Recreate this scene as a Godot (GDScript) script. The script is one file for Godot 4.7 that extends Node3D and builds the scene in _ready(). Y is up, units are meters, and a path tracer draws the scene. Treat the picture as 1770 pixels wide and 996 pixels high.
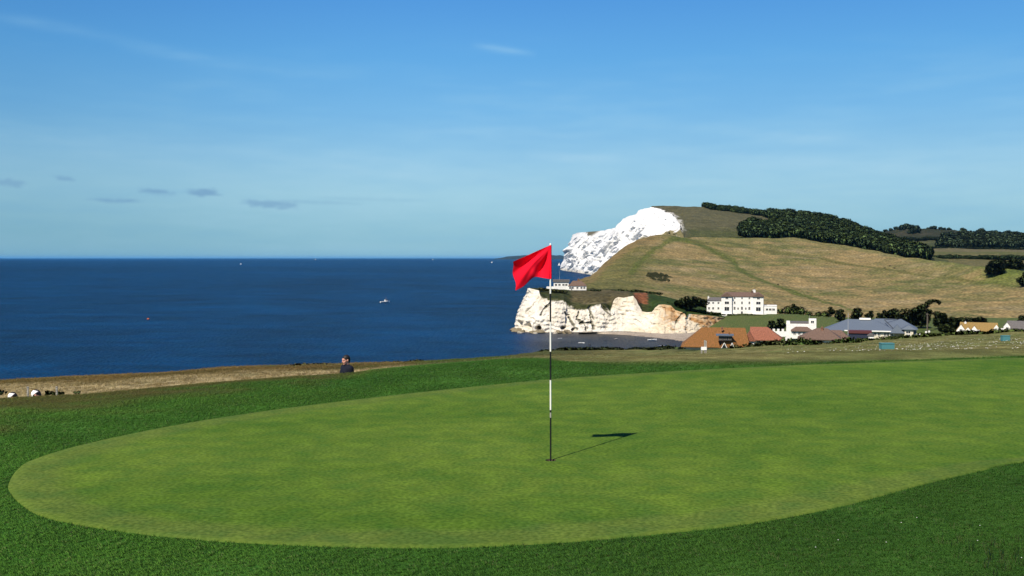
extends Node3D
# A links green above a chalk bay. Units are metres, sea level is y = 0, the camera stands at (0, 40, 0) and looks along -z.

const EYE := Vector3(0, 40, 0)
const F := 1770.0                 # focal length in photograph pixels
const PITCH := 0.02937
var rng := RandomNumberGenerator.new()
var nz := FastNoiseLite.new()
var names := {}
var M := {}
var table := PackedFloat32Array()
const TC := 282
const TR := 320
var rim_at := PackedFloat32Array()
var green_edge := PackedVector2Array()   # outline of the putting green in plan (x, z)


func _ready():
	# ---------------------------------------------------------------- camera, sky, sun, exposure
	var cam := Camera3D.new()
	cam.name = "camera"
	cam.position = EYE
	cam.rotation.x = -PITCH
	cam.fov = 31.43
	cam.near = 0.1
	cam.far = 150000.0
	add_child(cam)
	cam.current = true
	var env := Environment.new()
	env.background_mode = Environment.BG_SKY
	env.tonemap_mode = Environment.TONE_MAPPER_LINEAR
	env.tonemap_exposure = 1.4
	env.sdfgi_enabled = true
	env.ssao_enabled = true
	env.ssil_enabled = true
	env.fog_enabled = true
	env.fog_density = 0.000008
	env.fog_light_color = Color(0.36, 0.69, 0.95)
	var sky := Sky.new()
	var pano := PanoramaSkyMaterial.new()
	pano.panorama = make_sky()
	pano.energy_multiplier = 0.715
	sky.sky_material = pano
	env.sky = sky
	var we := WorldEnvironment.new()
	we.name = "world_environment"
	we.environment = env
	add_child(we)
	var sun := DirectionalLight3D.new()
	sun.name = "sun"
	sun.light_energy = 1.55
	sun.light_color = Color(1.0, 0.955, 0.88)
	sun.light_angular_distance = 0.5
	sun.shadow_enabled = true
	add_child(sun)
	sun.look_at_from_position(Vector3(-1.05, 2.13, 1.6) * 100.0, Vector3.ZERO)

	nz.noise_type = FastNoiseLite.TYPE_SIMPLEX_SMOOTH
	nz.fractal_octaves = 4
	nz.frequency = 1.0
	nz.seed = 7
	rng.seed = 20240
	make_materials()
	make_outline()
	make_rim()
	make_table()
	# ---------------------------------------------------------------- large structure
	make_sea()
	make_ground()
	make_green()
	make_down()
	make_far_hills()
	make_headland()
	make_woods()
	# ---------------------------------------------------------------- things
	make_flagstick()
	make_buildings()
	make_trees()
	make_hedges()
	make_street_things()
	make_boats()
	make_people()
	make_grass()


# ==================================================================== helpers

func P(px: float, py: float, d: float) -> Vector3:
	var y := -(py - 498.0) / F
	var wy := y * cos(PITCH) - sin(PITCH)
	var wz := y * sin(PITCH) + cos(PITCH)
	var k := d / wz
	return EYE + Vector3((px - 885.0) / F * k, wy * k, -d)


func row_of(v: Vector3) -> float:
	var a := v.y - EYE.y
	var f := -v.z
	return 498.0 - F * (a * cos(PITCH) + f * sin(PITCH)) / (f * cos(PITCH) - a * sin(PITCH))


func col_of(x: float, z: float) -> float:
	return 885.0 + F * x / maxf(-z, 4.0)


func sea_depth(py: float, alt := 0.0) -> float:
	return (EYE.y - alt) / tan(atan((py - 498.0) / F) + PITCH)


func numbered(called: String) -> String:
	if not names.has(called):
		names[called] = 0
		return called
	names[called] += 1
	return "%s_%03d" % [called, names[called]]


func tag(o: Node, label := "", category := "", group := "", kind := "") -> Node:
	if label:
		o.set_meta("label", label)
	if category:
		o.set_meta("category", category)
	if group:
		o.set_meta("group", group)
	if kind:
		o.set_meta("kind", kind)
	return o


func thing(called: String, label: String, category: String, at := Vector3.ZERO, turn := 0.0, group := "") -> Node3D:
	var o := Node3D.new()
	o.name = numbered(called)
	add_child(o, true)
	o.position = at
	o.rotation.y = turn
	tag(o, label, category, group)
	return o


func obj(called: String, mesh: Mesh, mat: Material, parent: Node = self) -> MeshInstance3D:
	var o := MeshInstance3D.new()
	o.name = numbered(called) if parent == self else called
	o.mesh = mesh
	o.material_override = mat
	parent.add_child(o, true)
	return o


func copy_of(src: Node3D, label: String, at: Vector3, turn: float, scl := Vector3.ONE) -> Node3D:
	var base: String = src.get_meta("base")
	var c: Node3D = src.duplicate()
	c.name = numbered(base)
	add_child(c, true)
	c.position = at
	c.rotation = Vector3(0, turn, 0)
	c.scale = scl
	c.set_meta("label", label)
	return c


func multi(called: String, mesh: Mesh, mat: Material, xf: Array, cols: PackedColorArray) -> MultiMeshInstance3D:
	var mm := MultiMesh.new()
	mm.transform_format = MultiMesh.TRANSFORM_3D
	mm.use_colors = true
	mm.mesh = mesh
	mm.instance_count = xf.size()
	for i in xf.size():
		mm.set_instance_transform(i, xf[i])
		mm.set_instance_color(i, cols[i])
	var o := MultiMeshInstance3D.new()
	o.name = numbered(called)
	o.multimesh = mm
	o.material_override = mat
	add_child(o, true)
	return o


func ST() -> SurfaceTool:
	var st := SurfaceTool.new()
	st.begin(Mesh.PRIMITIVE_TRIANGLES)
	st.set_smooth_group(-1)
	return st


func done(st: SurfaceTool) -> ArrayMesh:
	st.generate_normals()
	return st.commit()


func quad(st: SurfaceTool, a: Vector3, b: Vector3, c: Vector3, d: Vector3):
	for v in [a, b, c, a, c, d]:
		st.add_vertex(v)


func tri(st: SurfaceTool, a: Vector3, b: Vector3, c: Vector3):
	st.add_vertex(a)
	st.add_vertex(b)
	st.add_vertex(c)


# a box with chamfered vertical and horizontal edges left square: lo and hi corners
func box(st: SurfaceTool, lo: Vector3, hi: Vector3, xf := Transform3D()):
	var c := []
	for i in 8:
		c.append(xf * Vector3(hi.x if i & 1 else lo.x, hi.y if i & 2 else lo.y, hi.z if i & 4 else lo.z))
	quad(st, c[4], c[6], c[7], c[5])
	quad(st, c[1], c[3], c[2], c[0])
	quad(st, c[0], c[2], c[6], c[4])
	quad(st, c[5], c[7], c[3], c[1])
	quad(st, c[6], c[2], c[3], c[7])
	quad(st, c[0], c[4], c[5], c[1])


func boxm(lo: Vector3, hi: Vector3) -> ArrayMesh:
	var st := ST()
	box(st, lo, hi)
	return done(st)


# tube along points with radii, n sides, capped
func tube(st: SurfaceTool, pts: Array, radii: Array, n := 8, smooth := true):
	st.set_smooth_group(1 if smooth else -1)
	var rings := []
	for i in pts.size():
		var dir: Vector3 = (pts[mini(i + 1, pts.size() - 1)] - pts[maxi(i - 1, 0)]).normalized()
		var side := dir.cross(Vector3.RIGHT if absf(dir.x) < 0.8 else Vector3.UP).normalized()
		var up := side.cross(dir)
		var ring := []
		for k in n:
			var a := TAU * k / n
			ring.append(pts[i] + (side * cos(a) + up * sin(a)) * radii[i])
		rings.append(ring)
	for i in pts.size() - 1:
		for k in n:
			var k2 := (k + 1) % n
			quad(st, rings[i][k], rings[i][k2], rings[i + 1][k2], rings[i + 1][k])
	st.set_smooth_group(-1)
	for k in range(1, n - 1):
		tri(st, rings[0][0], rings[0][k + 1], rings[0][k])
		tri(st, rings[-1][0], rings[-1][k], rings[-1][k + 1])


func tubem(pts: Array, radii: Array, n := 8) -> ArrayMesh:
	var st := ST()
	tube(st, pts, radii, n)
	return done(st)


# rows of points, each row from left to right, from the near or lower row to the far or upper one
func grid_mesh(rows: Array, cols: Array) -> ArrayMesh:
	var verts := PackedVector3Array()
	var colors := PackedColorArray()
	for r in rows:
		verts.append_array(r)
	for c in cols:
		colors.append_array(c)
	var w: int = rows[0].size()
	var idx := PackedInt32Array()
	idx.resize((rows.size() - 1) * (w - 1) * 6)
	var k := 0
	for i in rows.size() - 1:
		for j in w - 1:
			var a := i * w + j
			idx[k] = a
			idx[k + 1] = a + w
			idx[k + 2] = a + w + 1
			idx[k + 3] = a
			idx[k + 4] = a + w + 1
			idx[k + 5] = a + 1
			k += 6
	var arr := []
	arr.resize(Mesh.ARRAY_MAX)
	arr[Mesh.ARRAY_VERTEX] = verts
	arr[Mesh.ARRAY_INDEX] = idx
	if colors.size():
		arr[Mesh.ARRAY_COLOR] = colors
	arr[Mesh.ARRAY_NORMAL] = grid_normals(verts, w)
	var m := ArrayMesh.new()
	m.add_surface_from_arrays(Mesh.PRIMITIVE_TRIANGLES, arr)
	return m


func grid_normals(v: PackedVector3Array, w: int) -> PackedVector3Array:
	var h := v.size() / w
	var out := PackedVector3Array()
	out.resize(v.size())
	for i in h:
		var up := mini(i + 1, h - 1) * w
		var dn := maxi(i - 1, 0) * w
		for j in w:
			var a := v[up + j] - v[dn + j]
			var b := v[i * w + mini(j + 1, w - 1)] - v[i * w + maxi(j - 1, 0)]
			var n := b.cross(a)
			out[i * w + j] = n.normalized() if n.length_squared() > 1e-12 else Vector3.UP
	return out


func sstep(a: float, b: float, x: float) -> float:
	return smoothstep(a, b, x)


func N2(x: float, y: float) -> float:
	return nz.get_noise_2d(x, y)


func N3(v: Vector3) -> float:
	return nz.get_noise_3dv(v)


# value of a list of [x, value] at x
func along(list: Array, x: float) -> float:
	if x <= list[0][0]:
		return list[0][1]
	for i in range(1, list.size()):
		if x <= list[i][0]:
			return lerpf(list[i - 1][1], list[i][1], (x - list[i - 1][0]) / maxf(list[i][0] - list[i - 1][0], 1e-6))
	return list[-1][1]


# a line of [column, row, distance] at a column
func line_at(line: Array, px: float) -> Vector3:
	var n := line.size()
	if px <= line[0][0]:
		return P(px, line[0][1], line[0][2])
	for i in range(1, n):
		if px <= line[i][0]:
			var t: float = (px - line[i - 1][0]) / maxf(line[i][0] - line[i - 1][0], 1e-6)
			return P(px, lerpf(line[i - 1][1], line[i][1], t), lerpf(line[i - 1][2], line[i][2], t))
	return P(px, line[n - 1][1], line[n - 1][2])


func loft_at(lines: Array, px: float, v: float) -> Vector3:
	var i := clampi(int(v), 0, lines.size() - 2)
	var t := v - i
	var b := line_at(lines[i], px)
	var c := line_at(lines[i + 1], px)
	var a := line_at(lines[i - 1], px) if i > 0 else b * 2.0 - c
	var e := line_at(lines[i + 2], px) if i + 2 < lines.size() else c * 2.0 - b
	return b.cubic_interpolate(c, a, e, t) if lines.size() > 2 else b.lerp(c, t)


func columns(from: float, to: float, n: int) -> PackedFloat32Array:
	var out := PackedFloat32Array()
	for i in n + 1:
		out.append(lerpf(from, to, float(i) / n))
	return out


# lofted land; bump(world, px, v) -> metres up; paint(world, px, py, v) -> linear colour
func loft_mesh(lines: Array, cols: PackedFloat32Array, per: int, bump: Callable, paint: Callable) -> ArrayMesh:
	var rows := []
	var shades := []
	for r in (lines.size() - 1) * per + 1:
		var v := float(r) / per
		var row := PackedVector3Array()
		var sh := PackedColorArray()
		for px in cols:
			var p := loft_at(lines, px, v)
			var py := row_of(p)
			sh.append(paint.call(p, px, py, v))
			p.y += bump.call(p, px, v)
			row.append(p)
		rows.append(row)
		shades.append(sh)
	return grid_mesh(rows, shades)


func dist_poly(pts: Array, x: float, y: float) -> float:
	var best := 1e9
	for i in pts.size() - 1:
		var a := Vector2(pts[i][0], pts[i][1])
		var b := Vector2(pts[i + 1][0], pts[i + 1][1])
		var q := Geometry2D.get_closest_point_to_segment(Vector2(x, y), a, b)
		best = minf(best, q.distance_to(Vector2(x, y)))
	return best


func lin(r: float, g: float, b: float) -> Color:
	return Color(r, g, b)


# ==================================================================== sky

func make_sky() -> ImageTexture:
	var w := 4096
	var h := 2048
	var im := Image.create(w, h, false, Image.FORMAT_RGBH)
	var stops := [[-90.0, Color(0.35, 0.52, 0.62)], [-0.2, Color(0.60, 0.77, 0.84)], [0.0, Color(0.575, 0.755, 0.82)], [1.5, Color(0.585, 0.77, 0.84)], [3.5, Color(0.635, 0.812, 0.888)], [5.5, Color(0.585, 0.785, 0.905)], [8.0, Color(0.485, 0.73, 0.91)], [11.0, Color(0.395, 0.672, 0.90)], [14.0, Color(0.335, 0.608, 0.875)], [25.0, Color(0.17, 0.42, 0.76)], [50.0, Color(0.12, 0.32, 0.66)], [90.0, Color(0.09, 0.26, 0.58)]]
	var s := FastNoiseLite.new()
	s.noise_type = FastNoiseLite.TYPE_SIMPLEX_SMOOTH
	s.fractal_octaves = 5
	s.frequency = 1.0
	s.seed = 31
	# wisps: [azimuth, elevation, half length, half height, tilt, strength, dark]
	var wisps := []
	for e in [[870, 88, 60, 6, 0.16, 0.16], [990, 272, 90, 8, 0.05, 0.17], [1130, 318, 150, 7, 0.01, 0.07], [1400, 248, 160, 9, 0.09, 0.09], [180, 92, 190, 9, 0.12, 0.05], [350, 118, 160, 8, 0.10, 0.07], [860, 232, 220, 12, 0.03, 0.09], [690, 300, 260, 13, 0.04, 0.06], [250, 262, 300, 20, 0.03, 0.05], [1530, 300, 260, 20, 0.04, 0.05], [1250, 275, 220, 9, 0.04, 0.05], [60, 80, 110, 7, 0.08, 0.06]]:
		wisps.append(e)
	var darks := []
	for e in [[272, 338, 38, 4.5, 0.08, 0.50], [352, 338, 42, 7, 0.02, 0.55], [200, 354, 60, 3.5, 0.02, 0.42], [470, 356, 60, 8, 0.05, 0.45], [560, 352, 90, 3, 0.03, 0.2], [15, 330, 45, 7, 0.02, 0.35], [112, 320, 28, 4, 0.1, 0.4], [640, 346, 120, 3, 0.02, 0.1]]:
		darks.append(e)
	for j in h:
		var el := 90.0 - (j + 0.5) / h * 180.0
		var base: Color = stops[-1][1]
		for k in range(1, stops.size()):
			if el <= stops[k][0]:
				var t: float = clampf((el - stops[k - 1][0]) / (stops[k][0] - stops[k - 1][0]), 0, 1)
				base = stops[k - 1][1].lerp(stops[k][1], t)
				break
		if el < -1.0 or el > 34.0:
			im.fill_rect(Rect2i(0, j, w, 1), base.srgb_to_linear())
			continue
		im.fill_rect(Rect2i(0, j, w, 1), base.srgb_to_linear())
		var fade := smoothstep(34.0, 20.0, el) * smoothstep(-0.5, 1.2, el)
		var er := deg_to_rad(el)
		var py := 498.0 - F * tan(er - PITCH) if absf(el) < 40.0 else -9999.0
		py = 446.0 - F * tan(er)
		for i in w:
			var az := (i + 0.5) / w * TAU
			if az > PI:
				az -= TAU
			if absf(az) > 0.95:
				continue
			var side := smoothstep(0.95, 0.6, absf(az))
			var c := base
			# bands of thin veil, long and level
			var q := Vector3(sin(az) * 3.2, el * 0.42 + sin(az) * 0.25, cos(az) * 3.2)
			var n := s.get_noise_3dv(q)
			var m := s.get_noise_3dv(Vector3(q.x * 4.0, el * 1.7, q.z * 4.0) + Vector3(40, 3, 7))
			var veil := (n * 0.55 + m * 0.3) * smoothstep(13.5, 6.0, el)
			c = c.lerp(Color(0.72, 0.86, 0.93), clampf(veil * 0.50, 0.0, 0.4) * fade * side)
			c = c.lerp(Color(0.30, 0.58, 0.84), clampf(-veil * 0.22, 0.0, 0.2) * fade * side)
			if absf(az) < 0.55 and el < 16.0:
				var px := 885.0 + F * tan(az)
				# the air over the sea, away from the land, is a little greyer and deeper
				c = c.lerp(Color(c.r * 0.86, c.g * 0.90, c.b * 0.92), smoothstep(800.0, -150.0, px) * side)
				for e in wisps:
					var dx: float = (px - e[0]) / e[2]
					if absf(dx) < 1.0:
						var dy: float = (py - e[1] - (px - e[0]) * e[4]) / e[3]
						if absf(dy) < 2.2:
							var a: float = (1.0 - dx * dx) * exp(-dy * dy) * e[5] * (1.15 + 1.2 * m)
							c = c.lerp(Color(0.80, 0.90, 0.95), clampf(a, 0, 0.5))
				for e in darks:
					var dx: float = (px - e[0]) / e[2]
					if absf(dx) < 1.0:
						var dy: float = (py - e[1] - (px - e[0]) * e[4]) / e[3]
						var body: float = (1.0 - dx * dx) * exp(-dy * dy) + s.get_noise_3dv(Vector3(px * 0.035, py * 0.16, 5)) * 0.55 - 0.25
						c = c.lerp(Color(0.42, 0.58, 0.74), smoothstep(0.0, 0.6, body) * e[5])
			im.set_pixel(i, j, c.srgb_to_linear())
	return ImageTexture.create_from_image(im)


# ==================================================================== materials

func noise_tex(freq: float, lo: Color, hi: Color, sd: int, oct := 4, size := 512, mid = null, kind := FastNoiseLite.TYPE_SIMPLEX_SMOOTH) -> NoiseTexture2D:
	var n := FastNoiseLite.new()
	n.noise_type = kind
	n.frequency = freq
	n.fractal_octaves = oct
	n.seed = sd
	var t := NoiseTexture2D.new()
	t.width = size
	t.height = size
	t.seamless = true
	t.noise = n
	var g := Gradient.new()
	g.set_color(0, lo)
	g.set_color(1, hi)
	g.set_offset(0, 0.2)
	g.set_offset(1, 0.8)
	if mid != null:
		g.add_point(0.5, mid)
	t.color_ramp = g
	return t


func grey(a: float) -> Color:
	return Color(a, a, a)


func mat(color := Color.WHITE, rough := 0.9, spec := 0.3) -> StandardMaterial3D:
	var m := StandardMaterial3D.new()
	m.albedo_color = color.linear_to_srgb()
	m.roughness = rough
	m.metallic_specular = spec
	return m


func tex_on(m: StandardMaterial3D, t: Texture2D, metres: float, detail: Texture2D = null, dm := 1.0) -> StandardMaterial3D:
	m.albedo_texture = t
	m.uv1_triplanar = true
	m.uv1_world_triplanar = true
	m.uv1_scale = Vector3.ONE / metres
	if detail:
		m.detail_enabled = true
		m.detail_albedo = detail
		m.detail_blend_mode = BaseMaterial3D.BLEND_MODE_MUL
		m.detail_uv_layer = BaseMaterial3D.DETAIL_UV_2
		m.uv2_triplanar = true
		m.uv2_world_triplanar = true
		m.uv2_scale = Vector3.ONE / dm
	return m


func vmat(rough := 0.95, spec := 0.15) -> StandardMaterial3D:
	var m := mat(Color.WHITE, rough, spec)
	m.vertex_color_use_as_albedo = true
	return m


func make_materials():
	var fine := noise_tex(0.09, grey(0.70), grey(1.0), 3, 5)
	var broad := noise_tex(0.012, grey(0.72), grey(1.0), 11, 5)
	var mott := noise_tex(0.03, grey(0.62), grey(1.0), 5, 5)
	M.ground = tex_on(vmat(), broad, 9.0, fine, 1.3)
	M.green = tex_on(vmat(0.9, 0.12), noise_tex(0.014, Color(0.84, 0.90, 0.87), Color(1.0, 1.0, 0.92), 17, 6, 1024, Color(0.93, 0.93, 0.89)), 7.3, noise_tex(0.055, Color(0.74, 0.79, 0.72), Color(1.0, 1.0, 0.97), 23, 6, 1024, Color(0.90, 0.90, 0.86)), 2.9)
	var gb := noise_tex(0.2, grey(0), grey(1), 29, 3)
	M.green.heightmap_enabled = true
	M.green.heightmap_texture = gb
	M.green.heightmap_scale = 0.35
	M.hill = tex_on(vmat(), noise_tex(0.02, Color(0.80, 0.82, 0.80), Color(1.0, 0.98, 0.95), 41, 6), 260.0, mott, 60.0)
	M.chalk = tex_on(vmat(0.95, 0.2), noise_tex(0.02, Color(0.88, 0.87, 0.85), Color(1, 1, 1), 43, 6), 30.0, noise_tex(0.06, Color(0.90, 0.89, 0.87), Color(1, 1, 1), 47, 5), 7.0)
	M.far_chalk = tex_on(vmat(0.95, 0.2), noise_tex(0.03, Color(0.86, 0.86, 0.86), Color(1, 1, 1), 44, 5), 90.0)
	M.sand = tex_on(vmat(0.9, 0.3), mott, 8.0)
	M.sea = vmat(0.36, 0.09)
	M.sea.uv1_triplanar = true
	M.sea.uv1_world_triplanar = true
	M.sea.uv1_scale = Vector3.ONE / 46.0
	M.sea.heightmap_enabled = true
	M.sea.heightmap_texture = noise_tex(0.035, grey(0), grey(1), 61, 5)
	M.sea.heightmap_scale = 70.0
	M.sea.detail_enabled = true
	M.sea.detail_albedo = noise_tex(0.02, grey(0.80), grey(1.0), 63, 5)
	M.sea.detail_blend_mode = BaseMaterial3D.BLEND_MODE_MUL
	M.sea.detail_uv_layer = BaseMaterial3D.DETAIL_UV_2
	M.sea.uv2_triplanar = true
	M.sea.uv2_world_triplanar = true
	M.sea.uv2_scale = Vector3(1.0 / 900.0, 1.0, 1.0 / 900.0)
	M.blade = vmat(0.75, 0.25)
	M.blade.backlight_enabled = true
	M.blade.backlight = Color(0.35, 0.35, 0.3)
	M.leaf = vmat(0.8, 0.2)
	M.leaf.backlight_enabled = true
	M.leaf.backlight = Color(0.2, 0.2, 0.15)
	M.bark = tex_on(mat(lin(0.09, 0.07, 0.05)), mott, 2.0)
	M.white = tex_on(mat(lin(0.80, 0.79, 0.75), 0.85), noise_tex(0.02, grey(0.90), grey(1.0), 71, 5), 9.0)
	M.trim = mat(lin(0.78, 0.77, 0.73), 0.6)
	M.cream = tex_on(mat(lin(0.66, 0.60, 0.47), 0.85), noise_tex(0.02, grey(0.88), grey(1.0), 73, 5), 6.0)
	M.slate = tex_on(mat(lin(0.155, 0.19, 0.235), 0.6), noise_tex(0.03, Color(0.78, 0.80, 0.84), grey(1.0), 75, 5), 5.0, noise_tex(0.12, grey(0.8), grey(1), 76, 3), 2.0)
	M.orange = tex_on(mat(lin(0.33, 0.148, 0.065), 0.9), noise_tex(0.02, Color(0.72, 0.78, 0.62), Color(1, 0.98, 0.9), 77, 6), 7.0, noise_tex(0.1, grey(0.75), grey(1), 78, 4), 2.4)
	M.redtile = tex_on(mat(lin(0.40, 0.16, 0.10), 0.9), noise_tex(0.02, Color(0.75, 0.74, 0.72), grey(1.0), 79, 6), 6.0, noise_tex(0.1, grey(0.75), grey(1), 80, 4), 2.4)
	M.browntile = tex_on(mat(lin(0.25, 0.165, 0.12), 0.9), noise_tex(0.02, Color(0.74, 0.74, 0.76), grey(1.0), 81, 6), 6.0, noise_tex(0.1, grey(0.72), grey(1), 82, 4), 2.4)
	M.greytile = tex_on(mat(lin(0.15, 0.14, 0.135), 0.85), noise_tex(0.02, grey(0.75), grey(1.0), 83, 6), 6.0)
	M.ochretile = tex_on(mat(lin(0.33, 0.23, 0.08), 0.9), noise_tex(0.03, Color(0.66, 0.62, 0.6), grey(1.0), 85, 6), 5.0)
	M.glass = mat(lin(0.018, 0.022, 0.028), 0.12, 0.5)
	M.lead = mat(lin(0.035, 0.037, 0.042), 0.7)
	M.navy = mat(lin(0.022, 0.028, 0.05), 0.6)
	M.maroon = mat(lin(0.09, 0.03, 0.03), 0.8)
	M.brick = tex_on(mat(lin(0.30, 0.15, 0.09), 0.9), mott, 3.0)
	M.wood = tex_on(mat(lin(0.30, 0.27, 0.22), 0.9), mott, 0.8)
	M.palewood = tex_on(mat(lin(0.46, 0.44, 0.38), 0.9), mott, 0.7)
	M.metal = mat(lin(0.32, 0.33, 0.34), 0.5, 0.5)
	M.teal = tex_on(mat(lin(0.075, 0.23, 0.25), 0.6), noise_tex(0.05, grey(0.85), grey(1.0), 87), 0.4)
	M.flag = tex_on(mat(lin(0.88, 0.008, 0.030), 0.85, 0.2), noise_tex(0.3, grey(0.90), grey(1.0), 89, 3), 0.05)
	M.flag.backlight_enabled = true
	M.flag.backlight = Color(0.35, 0.35, 0.35)
	M.stickwhite = mat(lin(0.78, 0.76, 0.70), 0.4, 0.5)
	M.stickblack = mat(lin(0.008, 0.008, 0.009), 0.45, 0.4)
	M.stickgrey = mat(lin(0.30, 0.28, 0.25), 0.5, 0.5)
	M.cup = mat(lin(0.50, 0.49, 0.46), 0.6)
	M.skin = mat(lin(0.52, 0.25, 0.18), 0.6, 0.35)
	M.hair = mat(lin(0.012, 0.010, 0.009), 0.6, 0.4)
	M.jacket = mat(lin(0.007, 0.009, 0.017), 0.85)
	M.collar = mat(lin(0.45, 0.44, 0.40), 0.9)
	M.trousers = mat(lin(0.05, 0.05, 0.055), 0.9)
	M.shoe = mat(lin(0.02, 0.018, 0.016), 0.6)
	M.cap = mat(lin(0.82, 0.81, 0.78), 0.85)
	M.hull = mat(lin(0.80, 0.79, 0.76), 0.4, 0.5)
	M.hullblue = mat(lin(0.04, 0.07, 0.14), 0.4, 0.5)
	M.buoy = mat(lin(0.45, 0.10, 0.03), 0.6)
	M.sail = mat(lin(0.80, 0.79, 0.76), 0.9)
	M.hide = mat(lin(0.02, 0.015, 0.012), 0.9)
	M.petal = mat(lin(0.75, 0.75, 0.70), 0.9)


# ==================================================================== near ground

# stations: column -> list of [distance, height]
func stations() -> Array:
	var y := func(py: float, d: float) -> Array: return [d, P(885, py, d).y]
	var far := [[300.0, -5.0], [520.0, -6.0], [600.0, -6.0], [640.0, -6.0], [760.0, -6.0]]
	var left0 := [[4.0, 38.02], [10.0, 37.995], [13.0, 37.95], y.call(690, 16.0), [24.0, 35.25], y.call(682, 50.0), y.call(656, 85.0), [93.0, -4.0]] + far
	return [
		[-2000.0, left0],
		[0.0, left0],
		[150.0, [[4.0, 38.02], [10.0, 37.995], [13.5, 37.95], y.call(682, 17.0), [24.0, 35.35], y.call(672, 52.0), y.call(648.5, 87.0), [95.0, -4.0]] + far],
		[300.0, [[4.0, 38.02], [10.0, 37.995], [14.0, 37.96], y.call(668, 19.0), [25.0, 35.6], y.call(657, 55.0), y.call(642, 90.0), [98.0, -4.0]] + far],
		[345.0, [[4.0, 38.02], [10.0, 37.995], [14.5, 37.96], y.call(664, 19.3), [25.0, 35.6], y.call(654, 55.0), y.call(637.5, 90.0), [98.0, -4.0]] + far],
		[385.0, [[4.0, 38.02], [10.0, 37.995], [15.0, 37.96], y.call(661, 19.6), [25.0, 35.7], y.call(650, 56.0), y.call(632, 92.0), [99.0, -4.0]] + far],
		[600.0, [[4.0, 38.02], [10.0, 37.995], [16.0, 37.97], y.call(645, 21.0), [24.5, 35.95], y.call(640, 60.0), y.call(628, 95.0), [104.0, -4.0]] + far],
		[700.0, [[4.0, 38.02], [10.0, 37.995], [17.0, 37.97], y.call(635, 23.0), [28.0, 36.2], y.call(632, 60.0), y.call(625.5, 97.0), [106.0, -4.0]] + far],
		[860.0, [[4.0, 38.02], [10.0, 37.995], [18.0, 37.97], y.call(622, 25.0), [30.0, 36.8], y.call(620, 60.0), y.call(616.5, 100.0), [110.0, -4.0]] + far],
		[950.0, [[4.0, 38.02], [10.0, 37.995], [18.5, 37.97], y.call(621, 27.0), [35.0, 36.6], y.call(613.5, 70.0), y.call(606, 115.0), [128.0, -4.0]] + far],
		[1100.0, [[4.0, 38.02], [10.0, 37.995], [19.5, 37.965], y.call(624, 30.0), y.call(618, 45.0), y.call(612, 75.0), y.call(604.5, 120.0), [135.0, -4.0]] + far],
		[1170.0, [[4.0, 38.02], [10.0, 37.995], [20.0, 37.965], y.call(623, 30.0), y.call(617, 45.0), y.call(611, 68.0), y.call(606.5, 90.0), [140.0, 14.0], [250.0, -3.0], [520.0, -4.0], [600.0, -4.0], [640.0, -4.0], [760.0, -4.0]]],
		[1200.0, [[4.0, 38.02], [10.0, 37.995], [20.0, 37.965], y.call(622, 30.0), y.call(616, 45.0), y.call(611, 65.0), y.call(608, 85.0), [140.0, 18.0], [300.0, 5.0], [480.0, 2.0], [540.0, -2.0], [640.0, -3.0], [760.0, -3.0]]],
		[1255.0, [[4.0, 38.02], [10.0, 37.995], [20.4, 37.965], y.call(620.5, 30.0), y.call(613, 45.0), y.call(607, 63.0), y.call(604.5, 80.0), [140.0, 19.0], [300.0, 6.5], [500.0, 3.6], [600.0, 7.2], [636.0, -1.0], [760.0, -8.0]]],
		[1350.0, [[4.0, 38.02], [10.0, 37.995], [20.6, 37.965], y.call(618, 30.0), y.call(608, 45.0), y.call(600.5, 60.0), y.call(597, 72.0), [140.0, 20.0], [300.0, 8.0], [520.0, 3.8], [600.0, 7.6], [636.0, -1.0], [760.0, -8.0]]],
		[1480.0, [[4.0, 38.02], [10.0, 37.995], [21.0, 37.96], y.call(612, 30.0), y.call(602, 45.0), y.call(595, 60.0), y.call(592.5, 70.0), [140.0, 21.0], [300.0, 8.5], [520.0, 5.0], [600.0, 5.0], [636.0, -1.0], [760.0, -8.0]]],
		[1770.0, [[4.0, 38.02], [10.0, 37.995], [21.5, 37.96], y.call(604, 30.0), y.call(589, 45.0), y.call(579, 60.0), y.call(573, 72.0), [140.0, 24.0], [300.0, 10.0], [520.0, 6.5], [600.0, 5.0], [636.0, -1.0], [760.0, -8.0]]],
		[3600.0, [[4.0, 38.02], [10.0, 37.995], [22.0, 37.96], y.call(603, 30.0), y.call(588, 45.0), y.call(577, 60.0), y.call(571, 72.0), [140.0, 26.0], [300.0, 12.0], [520.0, 8.0], [600.0, 7.0], [636.0, -1.0], [760.0, -8.0]]],
	]


func pchip(s: Array, d: float) -> float:
	var n := s.size()
	if d <= s[0][0]:
		return s[0][1]
	if d >= s[n - 1][0]:
		return s[n - 1][1]
	var i := 0
	while d > s[i + 1].x:
		i += 1
	var sl := func(k: int) -> float: return (s[k + 1].y - s[k].y) / (s[k + 1].x - s[k].x)
	var tan_at := func(k: int) -> float:
		if k == 0 or k == n - 1:
			return 0.0
		var a: float = sl.call(k - 1)
		var b: float = sl.call(k)
		if absf(b) > 6.0 * absf(a):
			return a
		return 0.0 if a * b <= 0.0 else 2.0 * a * b / (a + b)
	var h: float = s[i + 1].x - s[i].x
	var t: float = (d - s[i].x) / h
	var m0: float = tan_at.call(i) * h
	var m1: float = tan_at.call(i + 1) * h
	return (2 * t * t * t - 3 * t * t + 1) * s[i].y + (t * t * t - 2 * t * t + t) * m0 + (-2 * t * t * t + 3 * t * t) * s[i + 1].y + (t * t * t - t * t) * m1


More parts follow.
